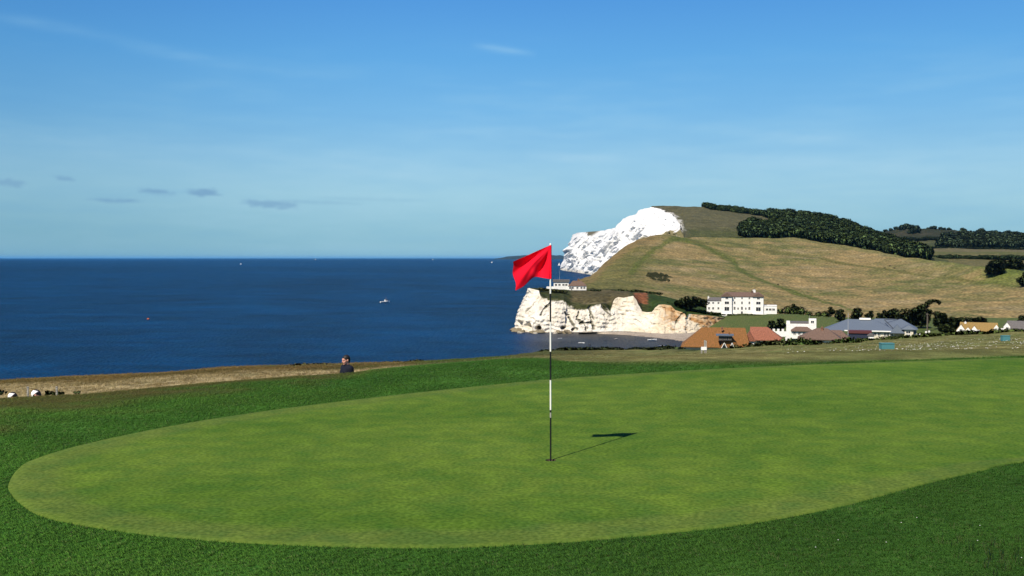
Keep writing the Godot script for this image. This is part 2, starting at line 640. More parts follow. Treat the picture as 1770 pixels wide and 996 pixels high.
func make_table():
	var st := stations()
	table.resize(TC * TR)
	for c in TC:
		var px := -2000.0 + c * 20.0
		var i := 0
		while i < st.size() - 2 and px > st[i + 1][0]:
			i += 1
		var t: float = clampf((px - st[i][0]) / (st[i + 1][0] - st[i][0]), 0, 1)
		var s := []
		for k in st[i][1].size():
			s.append(Vector2(lerpf(st[i][1][k][0], st[i + 1][1][k][0], t), lerpf(st[i][1][k][1], st[i + 1][1][k][1], t)))
		for r in TR:
			table[c * TR + r] = pchip(s, 4.0 * pow(190.0, float(r) / (TR - 1)))


# height of the near ground and of the valley floor
func G(x: float, z: float) -> float:
	var d := clampf(-z, 4.0, 759.0)
	var c := clampf((885.0 + F * x / d + 2000.0) / 20.0, 0.0, TC - 1.001)
	var r := clampf(log(d / 4.0) / log(190.0) * (TR - 1), 0.0, TR - 1.001)
	var ci := int(c)
	var ri := int(r)
	var k := ci * TR + ri
	var h := lerpf(lerpf(table[k], table[k + 1], r - ri), lerpf(table[k + TR], table[k + TR + 1], r - ri), c - ci)
	h += N2(x * 0.35, z * 0.35) * 0.10 * sstep(20.0, 40.0, d) + N2(x * 0.05 + 9, z * 0.05) * (0.12 if x < d * 0.16 else 0.4) * sstep(45.0, 90.0, d)
	return h


func make_outline():
	var top := [[15, 840], [30, 815], [60, 796], [150, 768], [300, 735], [450, 711], [600, 692], [750, 675], [950, 655], [1100, 644.5], [1250, 636], [1400, 629], [1600, 622], [1770, 617]]
	var low := [[1770, 800], [1700, 814], [1600, 838], [1450, 879], [1300, 908], [1150, 926], [1000, 940], [850, 949], [700, 952], [500, 947], [350, 938], [200, 922], [80, 899], [35, 874], [17, 853]]
	var raw := PackedVector2Array()
	for e in top:
		var p := P(e[0], e[1], sea_depth(e[1], 37.995))
		raw.append(Vector2(p.x, p.z))
	for e in [[12.2, -20.6], [13.6, -18.4], [13.4, -15.4], [11.0, -12.6], [8.0, -11.2]]:
		raw.append(Vector2(e[0], e[1]))
	for e in low:
		var p := P(e[0], e[1], sea_depth(e[1], 37.995))
		raw.append(Vector2(p.x, p.z))
	# smooth closed curve through the points
	var n := raw.size()
	for i in n:
		for k in 8:
			green_edge.append(raw[i].cubic_interpolate(raw[(i + 1) % n], raw[(i + n - 1) % n], raw[(i + 2) % n], k / 8.0))


# distance to the rim of the green along the line from the hole: positive inside
func in_green(x: float, z: float) -> float:
	if x < -6.0 or x > 15.0 or z > -6.0 or z < -23.0:
		return -1.0
	var v := Vector2(x, z) - HOLE
	var a := fposmod(v.angle(), TAU) / TAU * 2880.0
	var i := int(a)
	return lerpf(rim_at[i % 2880], rim_at[(i + 1) % 2880], a - i) - v.length()


func make_rim():
	rim_at.resize(2880)
	var n := green_edge.size()
	for i in n:
		var p := green_edge[i] - HOLE
		var q := green_edge[(i + 1) % n] - HOLE
		var a := p.angle()
		var da := wrapf(q.angle() - a, -PI, PI)
		var k0 := a / TAU * 2880.0
		var k1 := (a + da) / TAU * 2880.0
		for k in range(floori(minf(k0, k1)), ceili(maxf(k0, k1)) + 1):
			var dir := Vector2.from_angle(k / 2880.0 * TAU)
			var hit = Geometry2D.line_intersects_line(Vector2.ZERO, dir, p, q - p)
			rim_at[posmod(k, 2880)] = hit.length() if hit != null else p.length()


# share of pale fairway, and of dry grass, at a place
func zones(x: float, z: float) -> Vector3:
	var d := maxf(-z, 4.0)
	var px := col_of(x, z)
	var py := row_of(Vector3(x, G(x, z), z)) if d > 4.5 else 1500.0
	var wob := N2(x * 0.5, z * 0.5)
	var bnd := along([[700, 600], [860, 616], [950, 621], [1000, 627], [1100, 632], [1250, 634.5], [1400, 627.5], [1600, 620.5], [1770, 615.5], [2600, 612]], px)
	var fair := sstep(1.5, -1.5, py - bnd + wob * 3.0) * sstep(19.0, 21.0, d)
	var crest := along([[0, 16.5], [150, 17.5], [300, 19.5], [600, 22], [700, 24], [860, 27], [950, 32], [1100, 60], [1200, 70]], px)
	var dry := sstep(crest + 6.0, crest + 16.0, d + wob * 9.0)
	var rough := sstep(crest - 5.5, crest - 1.5, d + wob * 2.5) * sstep(760, 520, px)
	return Vector3(fair, dry, rough)


# dry grass of the slope: a bleached stand near the crest, browner towards the brink
func straw_color(x: float, d: float) -> Color:
	var n := N2(x * 0.12 + 3, -d * 0.12)
	var m := N2(x * 0.5, d * 0.5 + 50)
	var c := lin(0.30, 0.195, 0.062).lerp(lin(0.20, 0.16, 0.052), clampf(0.5 + n * 1.2 + m * 0.6, 0, 1))
	return c.lerp(lin(0.60, 0.49, 0.25), sstep(66, 57, d + n * 10.0) * clampf(0.85 + m, 0, 1))


func ground_color(x: float, z: float) -> Color:
	var d := maxf(-z, 4.0)
	var px := col_of(x, z)
	var n := N2(x * 0.12 + 3, z * 0.12)
	var m := N2(x * 0.9, z * 0.9 + 50)
	var c := lin(0.046, 0.145, 0.019).lerp(lin(0.075, 0.182, 0.026), 0.5 + n)
	if d < 9.5 and px > 900:
		c = c.lerp(lin(0.042, 0.10, 0.018), 0.5)
	var zn := zones(x, z)
	var straw := straw_color(x, d)
	var pale := lin(0.31, 0.285, 0.105).lerp(lin(0.20, 0.23, 0.07), clampf(0.5 + n + m * 0.5, 0, 1))
	c = c.lerp(lin(0.12, 0.105, 0.035), zn.z * clampf(0.75 + m, 0, 1))
	c = c.lerp(pale, zn.x)
	if d < 150:
		var sea_side := sstep(1120, 980, px)
		c = c.lerp(straw, zn.y * sea_side * clampf(1.0 - sstep(0.15, 0.5, N2(x * 0.06 + 70, z * 0.06)) * 0.8, 0, 1))
		# turf near the brink beyond the pole is green again
		c = c.lerp(lin(0.10, 0.13, 0.04), sstep(680, 760, px) * sea_side * zn.y * 0.8)
		c = c.lerp(lin(0.05, 0.075, 0.025), sstep(68, 80, d) * sstep(1120, 1200, px))
	else:
		c = lin(0.13, 0.185, 0.055).lerp(lin(0.17, 0.20, 0.065), clampf(0.5 + n, 0, 1))
	return c


func make_ground():
	var ds := PackedFloat32Array([-40.0, -20.0, -8.0, 0.0, 3.0])
	for i in 260:
		ds.append(4.5 * pow(760.0 / 4.5, i / 259.0))
	var xs := PackedFloat32Array()
	for i in 560:
		var t := i / 559.0 * 2.0 - 1.0
		xs.append((t * 0.62 + t * t * t * 0.75))
	var rows := []
	var cols := []
	for d in ds:
		var row := PackedVector3Array()
		var sh := PackedColorArray()
		for t in xs:
			var x: float = t * (absf(d) * 1.0 + 14.0)
			var y := G(x, -d)
			var g := in_green(x, -d)
			if g > 0.0:
				y -= 0.25 * sstep(0.06, 0.5, g)
			row.append(Vector3(x, y, -d))
			sh.append(ground_color(x, -d))
		rows.append(row)
		cols.append(sh)
	var o := obj("ground", grid_mesh(rows, cols), M.ground)
	tag(o, "rough grassy ground of the golf course falling to the sea and the village", "ground", "", "structure")


const HOLE := Vector2(0.381, -10.03)

func make_green():
	var n := green_edge.size()
	var rows := []
	var cols := []
	var steps := [0.0, 0.006, 0.014, 0.03, 0.06]
	for i in range(1, 41):
		steps.append(0.06 + 0.94 * i / 40.0)
	steps.append(1.0)
	for s in steps.size():
		var row := PackedVector3Array()
		var sh := PackedColorArray()
		for k in n + 1:
			var e := green_edge[k % n]
			var dir := (e - HOLE).normalized()
			var p := HOLE + dir * 0.054
			p = p.lerp(e, steps[s])
			var y := G(p.x, p.y) + 0.014
			if s == steps.size() - 1:
				y -= 0.05
			row.append(Vector3(p.x, y, p.y))
			var a := N2(p.x * 0.25, p.y * 0.25 + 20) + 0.5 * N2(p.x * 1.1, p.y * 1.1)
			var rim := sstep(0.55, 0.35, p.distance_to(e) + N2(p.x * 2.0, p.y * 2.0) * 0.1) * 0.42
			var c := lin(0.094, 0.172, 0.027).lerp(lin(0.132, 0.208, 0.036), clampf(0.5 + a, 0, 1))
			sh.append(c.lerp(lin(0.140, 0.178, 0.055), rim))
		rows.append(row)
		cols.append(sh)
	var o := obj("putting_green", grid_mesh(rows, cols), M.green)
	tag(o, "smooth bright green putting surface mown in a wide oval", "putting green", "", "structure")


# ==================================================================== sea

func make_sea():
	var rows := []
	var cols := []
	for i in 420:
		var d := 40.0 * pow(110000.0 / 40.0, i / 419.0)
		var row := PackedVector3Array()
		var sh := PackedColorArray()
		for j in 241:
			var t := j / 240.0 * 2.0 - 1.0
			var x := (t * 0.55 + t * t * t * 0.75) * (d + 60.0)
			row.append(Vector3(x, 0, -d))
			var px := col_of(x, -d)
			var c := lin(0.0010, 0.0275, 0.084)
			# sand and weed seen through the shallow water of the bay
			var bay := sstep(895, 960, px) * sstep(640, 500, d) * sstep(200, 300, d)
			c = c.lerp(lin(0.045, 0.053, 0.055), bay * 0.85)
			var shore := sstep(900, 1000, px) * sstep(500, 540, d + N2(px * 0.03, 3) * 20.0) * sstep(760, 640, d)
			c = c.lerp(lin(0.12, 0.11, 0.08), shore * 0.7)
			var lane := N2(x / (300.0 + d * 0.35) + 5, d / (120.0 + d * 0.12))
			var streak := N2(x / (d * 0.16 + 20.0) + 40, log(d) * 26.0) * 0.45 + N2(x / (d * 0.05 + 8.0), log(d) * 60.0 + 9) * 0.40
			var gain := 1.0 + lane * 0.45 + streak
			c = Color(c.r * gain, c.g * gain, c.b * gain)
			sh.append(c)
		rows.append(row)
		cols.append(sh)
	var o := obj("sea", grid_mesh(rows, cols), M.sea)
	tag(o, "deep blue sea reaching to the horizon", "sea", "", "structure")


# ==================================================================== the down with its white cliff

const CREST := [[1000, 486, 1000], [1019, 480.5, 1100], [1027, 474, 1130], [1040, 461, 1190], [1048, 452, 1220], [1043.9, 448, 1225], [1058, 443, 1250], [1070, 434, 1290], [1084, 424.5, 1340], [1101, 414.5, 1380], [1126, 408.5, 1420], [1145, 406, 1440], [1160, 407, 1450], [1176, 410, 1455], [1190, 411, 1460], [1300, 412, 1500], [1375, 412.5, 1500], [1411, 418, 1460], [1460, 425.5, 1400], [1515, 434.5, 1320], [1570, 446, 1200], [1626, 453, 1100], [1695, 461, 1000], [1770, 471, 950], [2700, 505, 900]]

func down_lines() -> Array:
	var crest := []
	for e in CREST:
		if crest.is_empty() or e[0] > crest[-1][0]:
			crest.append(e)
	var foot := [[1000, 502, 690], [1015, 500, 690], [1060, 503, 690], [1120, 509, 680], [1160, 516, 670], [1220, 530, 655], [1300, 550, 650], [1400, 553.5, 640], [1770, 557, 620], [2700, 557, 620]]
	var m1 := [[1000, 491, 850], [1019, 489, 850], [1060, 486, 850], [1120, 488, 870], [1160, 491, 880], [1220, 497, 890], [1300, 507, 880], [1400, 517, 860], [1500, 523, 830], [1770, 529, 740], [2700, 535, 720]]
	var m2 := [[1000, 488, 960], [1019, 484, 980], [1035, 473, 1010], [1060, 461, 1060], [1100, 450, 1120], [1160, 447, 1180], [1220, 451, 1200], [1300, 456, 1200], [1400, 466, 1150], [1500, 479, 1080], [1600, 490, 980], [1770, 500, 850], [2700, 518, 820]]
	var back := []
	for e in crest:
		back.append([e[0], e[1] + 22.0, e[2] + 130.0])
	return [foot, m1, m2, crest, back]


const TRACK_A := [[1174, 411], [1187, 415], [1212, 425], [1241, 437.6], [1267, 450], [1277, 465], [1294, 474], [1320, 486], [1341, 495], [1395, 512], [1440, 526], [1480, 537]]
const TRACK_B := [[1170, 411], [1150, 420], [1130, 433], [1115, 445], [1100, 460], [1092, 470]]
const TRACK_C := [[1194, 416], [1267, 427], [1321, 433], [1393, 443], [1460, 455], [1515, 465], [1570, 472], [1645, 482], [1766, 496]]

func make_down():
	var lines := down_lines()
	var paint := func(p: Vector3, px: float, py: float, _v: float) -> Color:
		var big := N3(p * 0.006)
		var sm := N3(p * 0.03 + Vector3(9, 9, 9))
		var st := N2(p.x * 0.012, p.z * 0.012 + 33)
		var c := lin(0.410, 0.310, 0.145).lerp(lin(0.205, 0.215, 0.078), clampf(0.42 + big * 1.3 + sm * 1.0, 0, 1))
		c = c.lerp(lin(0.47, 0.37, 0.20), clampf((st + sm * 0.6 - 0.18) * 2.0, 0, 0.8))
		# greener turf on the seaward end
		c = c.lerp(lin(0.19, 0.19, 0.065), sstep(1150, 1080, px + sm * 40.0) * 0.85)
		c = c.lerp(lin(0.34, 0.24, 0.11), sstep(18, 3, absf(py - along(CREST_Y, px)) + sm * 8.0) * sstep(1160, 1120, px) * 0.8)
		# grass stays green along the hedge line and at the foot
		c = c.lerp(lin(0.22, 0.24, 0.075), sstep(8, 0, py - along(CREST_Y, px)) * sstep(1180, 1290, px) * 0.6)
		var scrub := exp(-pow((px - 1137) / 20.0, 2) - pow((py - 480) / 8.0, 2))
		c = c.lerp(lin(0.10, 0.11, 0.05), clampf(scrub + sm * 0.7, 0, 1) * 0.5)
		if px > 1085 and px < 1490:
			c = c.lerp(lin(0.125, 0.165, 0.042), sstep(along([[1174, 5], [1260, 8], [1300, 4], [1480, 2]], px), 1.0, dist_poly(TRACK_A, px, py) + sm * 4.0) * 0.85)
			if px < 1180:
				c = c.lerp(lin(0.145, 0.18, 0.045), sstep(7, 2, dist_poly(TRACK_B, px, py) + sm * 5.0) * 0.8)
		if px > 1190:
			c = c.lerp(lin(0.17, 0.17, 0.06), sstep(2.6, 0.8, dist_poly(TRACK_C, px, py) + sm * 1.5) * 0.8)
		# green dip by the trees on the right
		c = c.lerp(lin(0.17, 0.22, 0.055), sstep(1660, 1720, px + sm * 30.0) * sstep(505, 485, py + sm * 8.0) * 0.8)
		c = c.lerp(lin(0.15, 0.17, 0.05), sstep(548, 556, py + sm * 6.0))
		return c
	var bump := func(p: Vector3, _px: float, _v: float) -> float: return N3(p * 0.012) * 2.2 + N3(p * 0.06) * 0.7
	var o := obj("down", loft_mesh(lines, columns(1000, 2000, 760), 56, bump, paint), M.hill)
	tag(o, "long dry grass hillside rising from the village to the white cliff", "hill", "", "structure")
	# upper slope of the down
	var up_paint := func(p: Vector3, px: float, py: float, v: float) -> Color:
		var big := N3(p * 0.005)
		var sm := N3(p * 0.025 + Vector3(4, 4, 4))
		var c := lin(0.130, 0.130, 0.075).lerp(lin(0.175, 0.168, 0.090), clampf(0.5 + big + sm * 0.5, 0, 1))
		c = c.lerp(lin(0.115, 0.135, 0.05), sstep(392, 402, py + sm * 5.0) * sstep(1180, 1200, px) * 0.8)
		c = c.lerp(lin(0.03, 0.042, 0.018), sstep(1.6, 0.6, absf(py - 411.0)) * sstep(1186, 1192, px) * sstep(1300, 1290, px))
		# chalk showing through in fingers beside the cliff
		var edge := along([[358, 1129], [361, 1140], [366, 1152], [372, 1164], [383, 1172], [396, 1179], [400, 1181]], py)
		var finger := 3.5 + N2(py * 0.45, 12) * 9.0 + N2(px * 0.08, py * 0.9) * 5.0
		c = c.lerp(lin(0.15, 0.14, 0.08), sstep(1200, 1140, px + sm * 20.0) * 0.6)
		c = c.lerp(lin(0.74, 0.74, 0.72), sstep(1.2, -0.8, px - edge - finger) * sstep(400, 397, py) * sstep(359, 362, py))
		return c
	o = obj("down_summit", loft_mesh(upper_lines(), columns(1126, 1640, 430), 70, bump, up_paint), M.hill)
	tag(o, "olive green summit slope of the down below the skyline wood", "hill", "", "structure")
	make_far_cliff()


const CREST_Y := [[1019, 480.5], [1040, 461], [1058, 443], [1084, 424.5], [1101, 414.5], [1126, 408.5], [1145, 406], [1160, 407], [1176, 410], [1190, 411], [1300, 412], [1375, 412.5], [1411, 418], [1460, 425.5], [1515, 434.5], [1570, 446], [1626, 453], [1695, 461], [1770, 471]]

func upper_lines() -> Array:
	var low := [[1126, 358.9, 2147], [1129, 358.5, 2130], [1140, 361.2, 2070], [1152, 366.2, 2000], [1164, 372.2, 1930], [1172, 383.2, 1830], [1179, 396.2, 1700], [1182.5, 412, 1560], [1184, 415, 1480], [1300, 416, 1530], [1375, 417, 1530], [1411, 422, 1500], [1460, 430, 1450], [1515, 439, 1400], [1570, 450, 1300], [1640, 462, 1250]]
	var ridge := [[1126, 358.0, 2200], [1143, 356.5, 2200], [1171, 356.5, 2170], [1199, 357.8, 2140], [1215, 358.5, 2140], [1256, 363, 2130], [1300, 369, 2100], [1340, 375, 2050], [1400, 379, 2000], [1440, 387, 1950], [1470, 397, 1900], [1500, 409, 1850], [1530, 420, 1800], [1570, 436, 1700], [1640, 452, 1600]]
	var mid := []
	for px in [1126, 1129, 1140, 1152, 1164, 1172, 1179, 1182.5, 1186, 1200, 1260, 1340, 1440, 1500, 1570, 1640]:
		var a := line_at(low, px)
		var b := line_at(ridge, px)
		var q := a.lerp(b, 0.5) + Vector3(0, 4.0 if px > 1178 else 0.0, 0)
		mid.append([px, row_of(q), -q.z])
	var back := []
	for e in ridge:
		back.append([e[0], e[1] + 12.0, e[2] + 200.0])
	return [low, mid, ridge, back]


func cliff_line() -> Array:
	# pairs along the cliff: [top column, row, distance, foot column, foot row at sea level]
	return [[1010, 404, 3700, 1000, 464], [994, 405, 3600, 970, 465.8], [990, 405.5, 3480, 968, 467], [999, 402.5, 3260, 978, 469], [1014, 401, 3070, 988, 470.5], [1028, 400, 2950, 995, 471.5], [1044, 398.5, 2840, 1002, 472.5], [1064, 394, 2610, 1016, 475], [1068, 388, 2530, 1022, 476], [1077, 379.5, 2450, 1030, 477], [1087, 374.5, 2380, 1040, 478], [1099, 370.5, 2310, 1055, 480], [1105, 364, 2270, 1066, 481], [1115, 360.5, 2210, 1080, 482], [1129, 358.3, 2130, 1100, 484], [1140, 361, 2070, 1120, 486], [1152, 366, 2000, 1140, 488], [1164, 372, 1930, 1156, 491], [1172, 383, 1830, 1168, 494], [1179, 396, 1700, 1178, 498], [1183, 412, 1560, 1183, 500]]


func make_far_cliff():
	var s := cliff_line()
	var n := 420
	var nv := 110
	var soft := FastNoiseLite.new()
	soft.noise_type = FastNoiseLite.TYPE_SIMPLEX_SMOOTH
	soft.frequency = 1.0
	soft.fractal_octaves = 2
	soft.seed = 91
	var tops := []
	var feet := []
	for e in s:
		tops.append(P(e[0], e[1], e[2]))
		feet.append(P(e[3], e[4], sea_depth(e[4], -1.0)))
	var rows := []
	var cols := []
	for v in nv + 1:
		rows.append(PackedVector3Array())
		cols.append(PackedColorArray())
	for i in n + 1:
		var t := float(i) / n * (s.size() - 1)
		var k := mini(int(t), s.size() - 2)
		var f := t - k
		var top: Vector3 = tops[k].lerp(tops[k + 1], f)
		var foot: Vector3 = feet[k].lerp(feet[k + 1], f)
		var outw := Vector3(-0.9, 0.0, 0.43)
		var w := col_of(top.x, top.z) / 11.0
		for v in nv + 1:
			var h := float(v) / nv
			var p := foot.lerp(top, clampf(pow(h, 1.06) - sin(h * PI) * 0.04, 0, 1))
			p.y = lerpf(foot.y, top.y, h)
			# gullies that run down and back along the face
			var q := w - h * 3.3 + nz.get_noise_2d(w * 0.5, h * 1.5) * 0.7
			var g := absf(soft.get_noise_2d(q * 0.9, h * 0.55 + w * 0.05 + 10)) * 2.0
			var g2 := absf(soft.get_noise_2d(q * 2.3 + 30, h * 1.3 + w * 0.1)) * 2.0
			var amp := sin(clampf(h * 1.06, 0, 1) * PI) * 0.8 + 0.2
			if h > 0.97:
				amp = 0.25
			var push := (g * 15.0 + g2 * 4.5 - 8.0) * amp + nz.get_noise_3d(p.x * 0.03, p.y * 0.03, p.z * 0.03) * 2.0 * amp
			p += outw * push
			rows[v].append(p)
			var c := lin(0.80, 0.80, 0.78)
			c = c.lerp(lin(0.70, 0.63, 0.48), sstep(0.1, 0.02, h + N3(p * 0.02) * 0.05) * 0.7)
			var px := col_of(p.x, p.z)
			var py := row_of(p)
			var cap := sstep(409.0, 406.0, py + N3(p * 0.02) * 5.0) * sstep(1012, 1017, px + N3(p * 0.02) * 6.0) * sstep(1038, 1026, px + (py - 402.0) * 1.5)
			c = c.lerp(lin(0.13, 0.125, 0.085), cap)
			# turf again where the face runs out into the hillside
			var run := py - along([[1084, 424.5], [1101, 414], [1126, 407.5], [1157, 400], [1180, 397], [1190, 396]], px) + N3(p * 0.03) * 7.0
			c = c.lerp(lin(0.22, 0.19, 0.09), sstep(0.0, 2.0, run) * sstep(1090, 1110, px))
			cols[v].append(c)
	var o := obj("white_cliff", grid_mesh(rows, cols), M.far_chalk)
	tag(o, "tall white chalk cliff at the seaward end of the down", "cliff", "", "structure")
	# the turf above it, behind the edge
	var r := []
	var cc := []
	for v in 4:
		var row := PackedVector3Array()
		var sh := PackedColorArray()
		for i in 61:
			var t := 1.0 + float(i) / 60 * 12.9
			var k := mini(int(t), s.size() - 2)
			var top: Vector3 = tops[k].lerp(tops[k + 1], t - k)
			row.append(top + Vector3(60.0 * v, -1.5 + (1.2 if v > 0 else 0.0) - 14.0 * v * v * 0.4, -70.0 * v))
			sh.append(lin(0.105, 0.10, 0.06))
		r.append(row)
		cc.append(sh)
	o = obj("clifftop_turf", grid_mesh(r, cc), M.hill)
	tag(o, "thin dark line of turf along the top of the far white cliff", "grass", "", "structure")


# ==================================================================== far hills

func far_lines() -> Array:
	var a := [[1480, 455, 1350], [1560, 458, 1350], [1700, 466, 1250], [2700, 480, 1250]]
	var b := [[1480, 446, 1550], [1600, 448, 1600], [1770, 449, 1600], [2700, 452, 1600]]
	var c := [[1480, 438, 1850], [1600, 434.5, 1900], [1770, 435, 1900], [2700, 437, 1900]]
	var d := [[1480, 432, 2100], [1600, 428.5, 2150], [1770, 431, 2150], [2700, 432, 2150]]
	var e := [[1480, 420, 2600], [1540, 413, 2600], [1600, 415, 2600], [1680, 416, 2550], [1770, 420, 2500], [2700, 425, 2500]]
	var f := [[1480, 420, 3200], [1510, 410, 3200], [1530, 402, 3200], [1545, 398.5, 3200], [1563, 395.5, 3200], [1600, 396.5, 3200], [1640, 398, 3200], [1670, 400, 3200], [1690, 404, 3200], [1705, 409, 3150], [1770, 411, 3100], [1850, 414, 3100], [2700, 420, 3100]]
	var g := []
	for k in f:
		g.append([k[0], k[1] + 8.0, k[2] + 350.0])
	return [a, b, c, d, e, f, g]


func make_far_hills():
	var paint := func(p: Vector3, px: float, py: float, v: float) -> Color:
		var big := N3(p * 0.004)
		var sm := N3(p * 0.02 + Vector3(4, 4, 4))
		var c := lin(0.10, 0.12, 0.05)
		if v < 1.0:
			c = lin(0.20, 0.185, 0.085)
		elif v < 2.0:
			c = lin(0.22, 0.205, 0.09).lerp(lin(0.15, 0.165, 0.06), clampf(0.5 + big + sm, 0, 1))
		elif v < 3.0:
			c = lin(0.21, 0.19, 0.10)
		elif v < 4.0:
			c = lin(0.085, 0.105, 0.045).lerp(lin(0.13, 0.14, 0.06), sstep(0.0, 0.1, sin(v * 19.0) + big * 3.0))
			c = c.lerp(lin(0.10, 0.145, 0.055), sstep(1636, 1640, px) * sstep(3.5, 3.6, v))
		else:
			c = lin(0.05, 0.062, 0.03).lerp(lin(0.09, 0.085, 0.05), clampf(0.4 + big + sm, 0, 1))
			c = c.lerp(lin(0.10, 0.135, 0.06), sstep(1630, 1640, px) * sstep(1692, 1686, px) * sstep(4.55, 4.4, v))
		return c
	var bump := func(p: Vector3, _px: float, v: float) -> float: return N3(p * 0.008) * 3.0 + (maxf(0.0, N3(p * 0.05)) * 7.0 if v > 4.3 else 0.0)
	var o := obj("far_hills", loft_mesh(far_lines(), columns(1480, 2100, 420), 24, bump, paint), M.hill)
	tag(o, "low distant hills of hedged fields behind the down", "hill", "", "structure")
	# a headland across the water, on the horizon behind the flag
	var rows := []
	var cols := []
	var prof := [[850, 0.2], [865, 3.0], [880, 5.6], [900, 7.4], [925, 8.2], [955, 7.8], [985, 7.0], [1020, 7.5], [1060, 5], [1100, 1]]
	for v in 9:
		var row := PackedVector3Array()
		var sh := PackedColorArray()
		for i in 121:
			var px := 846.0 + i * 2.2
			var d := 26000.0 + v * 500.0
			var top := along(prof, px) * 26000.0 / F + N2(px * 0.1, 4) * 14.0
			var p := P(px, 446, d)
			p.y = -20.0 + (maxf(top, 0.0) + 20.0) * sin(v / 8.0 * PI)
			row.append(p)
			sh.append(lin(0.06, 0.075, 0.05))
		rows.append(row)
		cols.append(sh)
	o = obj("distant_headland", grid_mesh(rows, cols), M.hill)
	tag(o, "faint blue headland on the sea horizon behind the red flag", "headland", "", "structure")


# ==================================================================== the low chalk headland in the bay

# [top column, row, distance, foot column, foot distance]
const HEAD := [[985, 499, 735, 975, 745], [935, 499, 680, 915, 690], [915, 499, 620, 894, 620], [911.5, 498.5, 592, 889, 585], [913, 498, 582, 890, 566], [921, 500, 576, 897, 556], [931, 502.5, 572, 908, 551], [933.5, 512, 566, 918, 549], [943, 515.5, 564, 932, 548.5], [955, 516, 563, 946, 548], [966, 517, 562, 958, 548], [975, 518.5, 562, 970, 548], [981, 524, 562, 977, 548.5], [989, 528.5, 562, 986, 549], [1003, 531, 562.5, 1001, 550], [1014, 532.5, 563, 1013, 551], [1019.5, 528, 564, 1020, 552], [1030, 526.5, 565, 1031, 553], [1042, 525.5, 566, 1043, 554], [1049, 532, 566, 1049, 555], [1055, 538.5, 566.5, 1055, 555], [1060, 522, 570, 1060, 556], [1064, 516, 571, 1064, 556.5], [1069, 513.5, 572, 1069, 557], [1078, 515, 572, 1078, 556], [1087, 513, 572, 1087, 555], [1095, 511.5, 572, 1095, 553], [1100, 519, 571, 1100, 551.5], [1104, 528, 569, 1104, 550], [1110, 538.5, 566, 1110, 548.5], [1118, 540, 563, 1118, 546], [1126, 539.5, 561, 1126, 543.5], [1131, 533, 560, 1131, 541.5], [1138, 527, 560, 1138, 539.5], [1148, 526.5, 560, 1148, 538], [1160, 528.5, 560, 1160, 537.5], [1168, 536.5, 559, 1168, 537.5], [1176, 539, 558, 1176, 538], [1184, 540.5, 557, 1184, 539], [1187, 548, 553, 1187, 540], [1191, 543, 558, 1191, 541], [1205, 544, 560, 1205, 543], [1224, 545.5, 566, 1222, 548], [1246, 548.5, 575, 1240, 556], [1268, 552, 585, 1262, 570]]

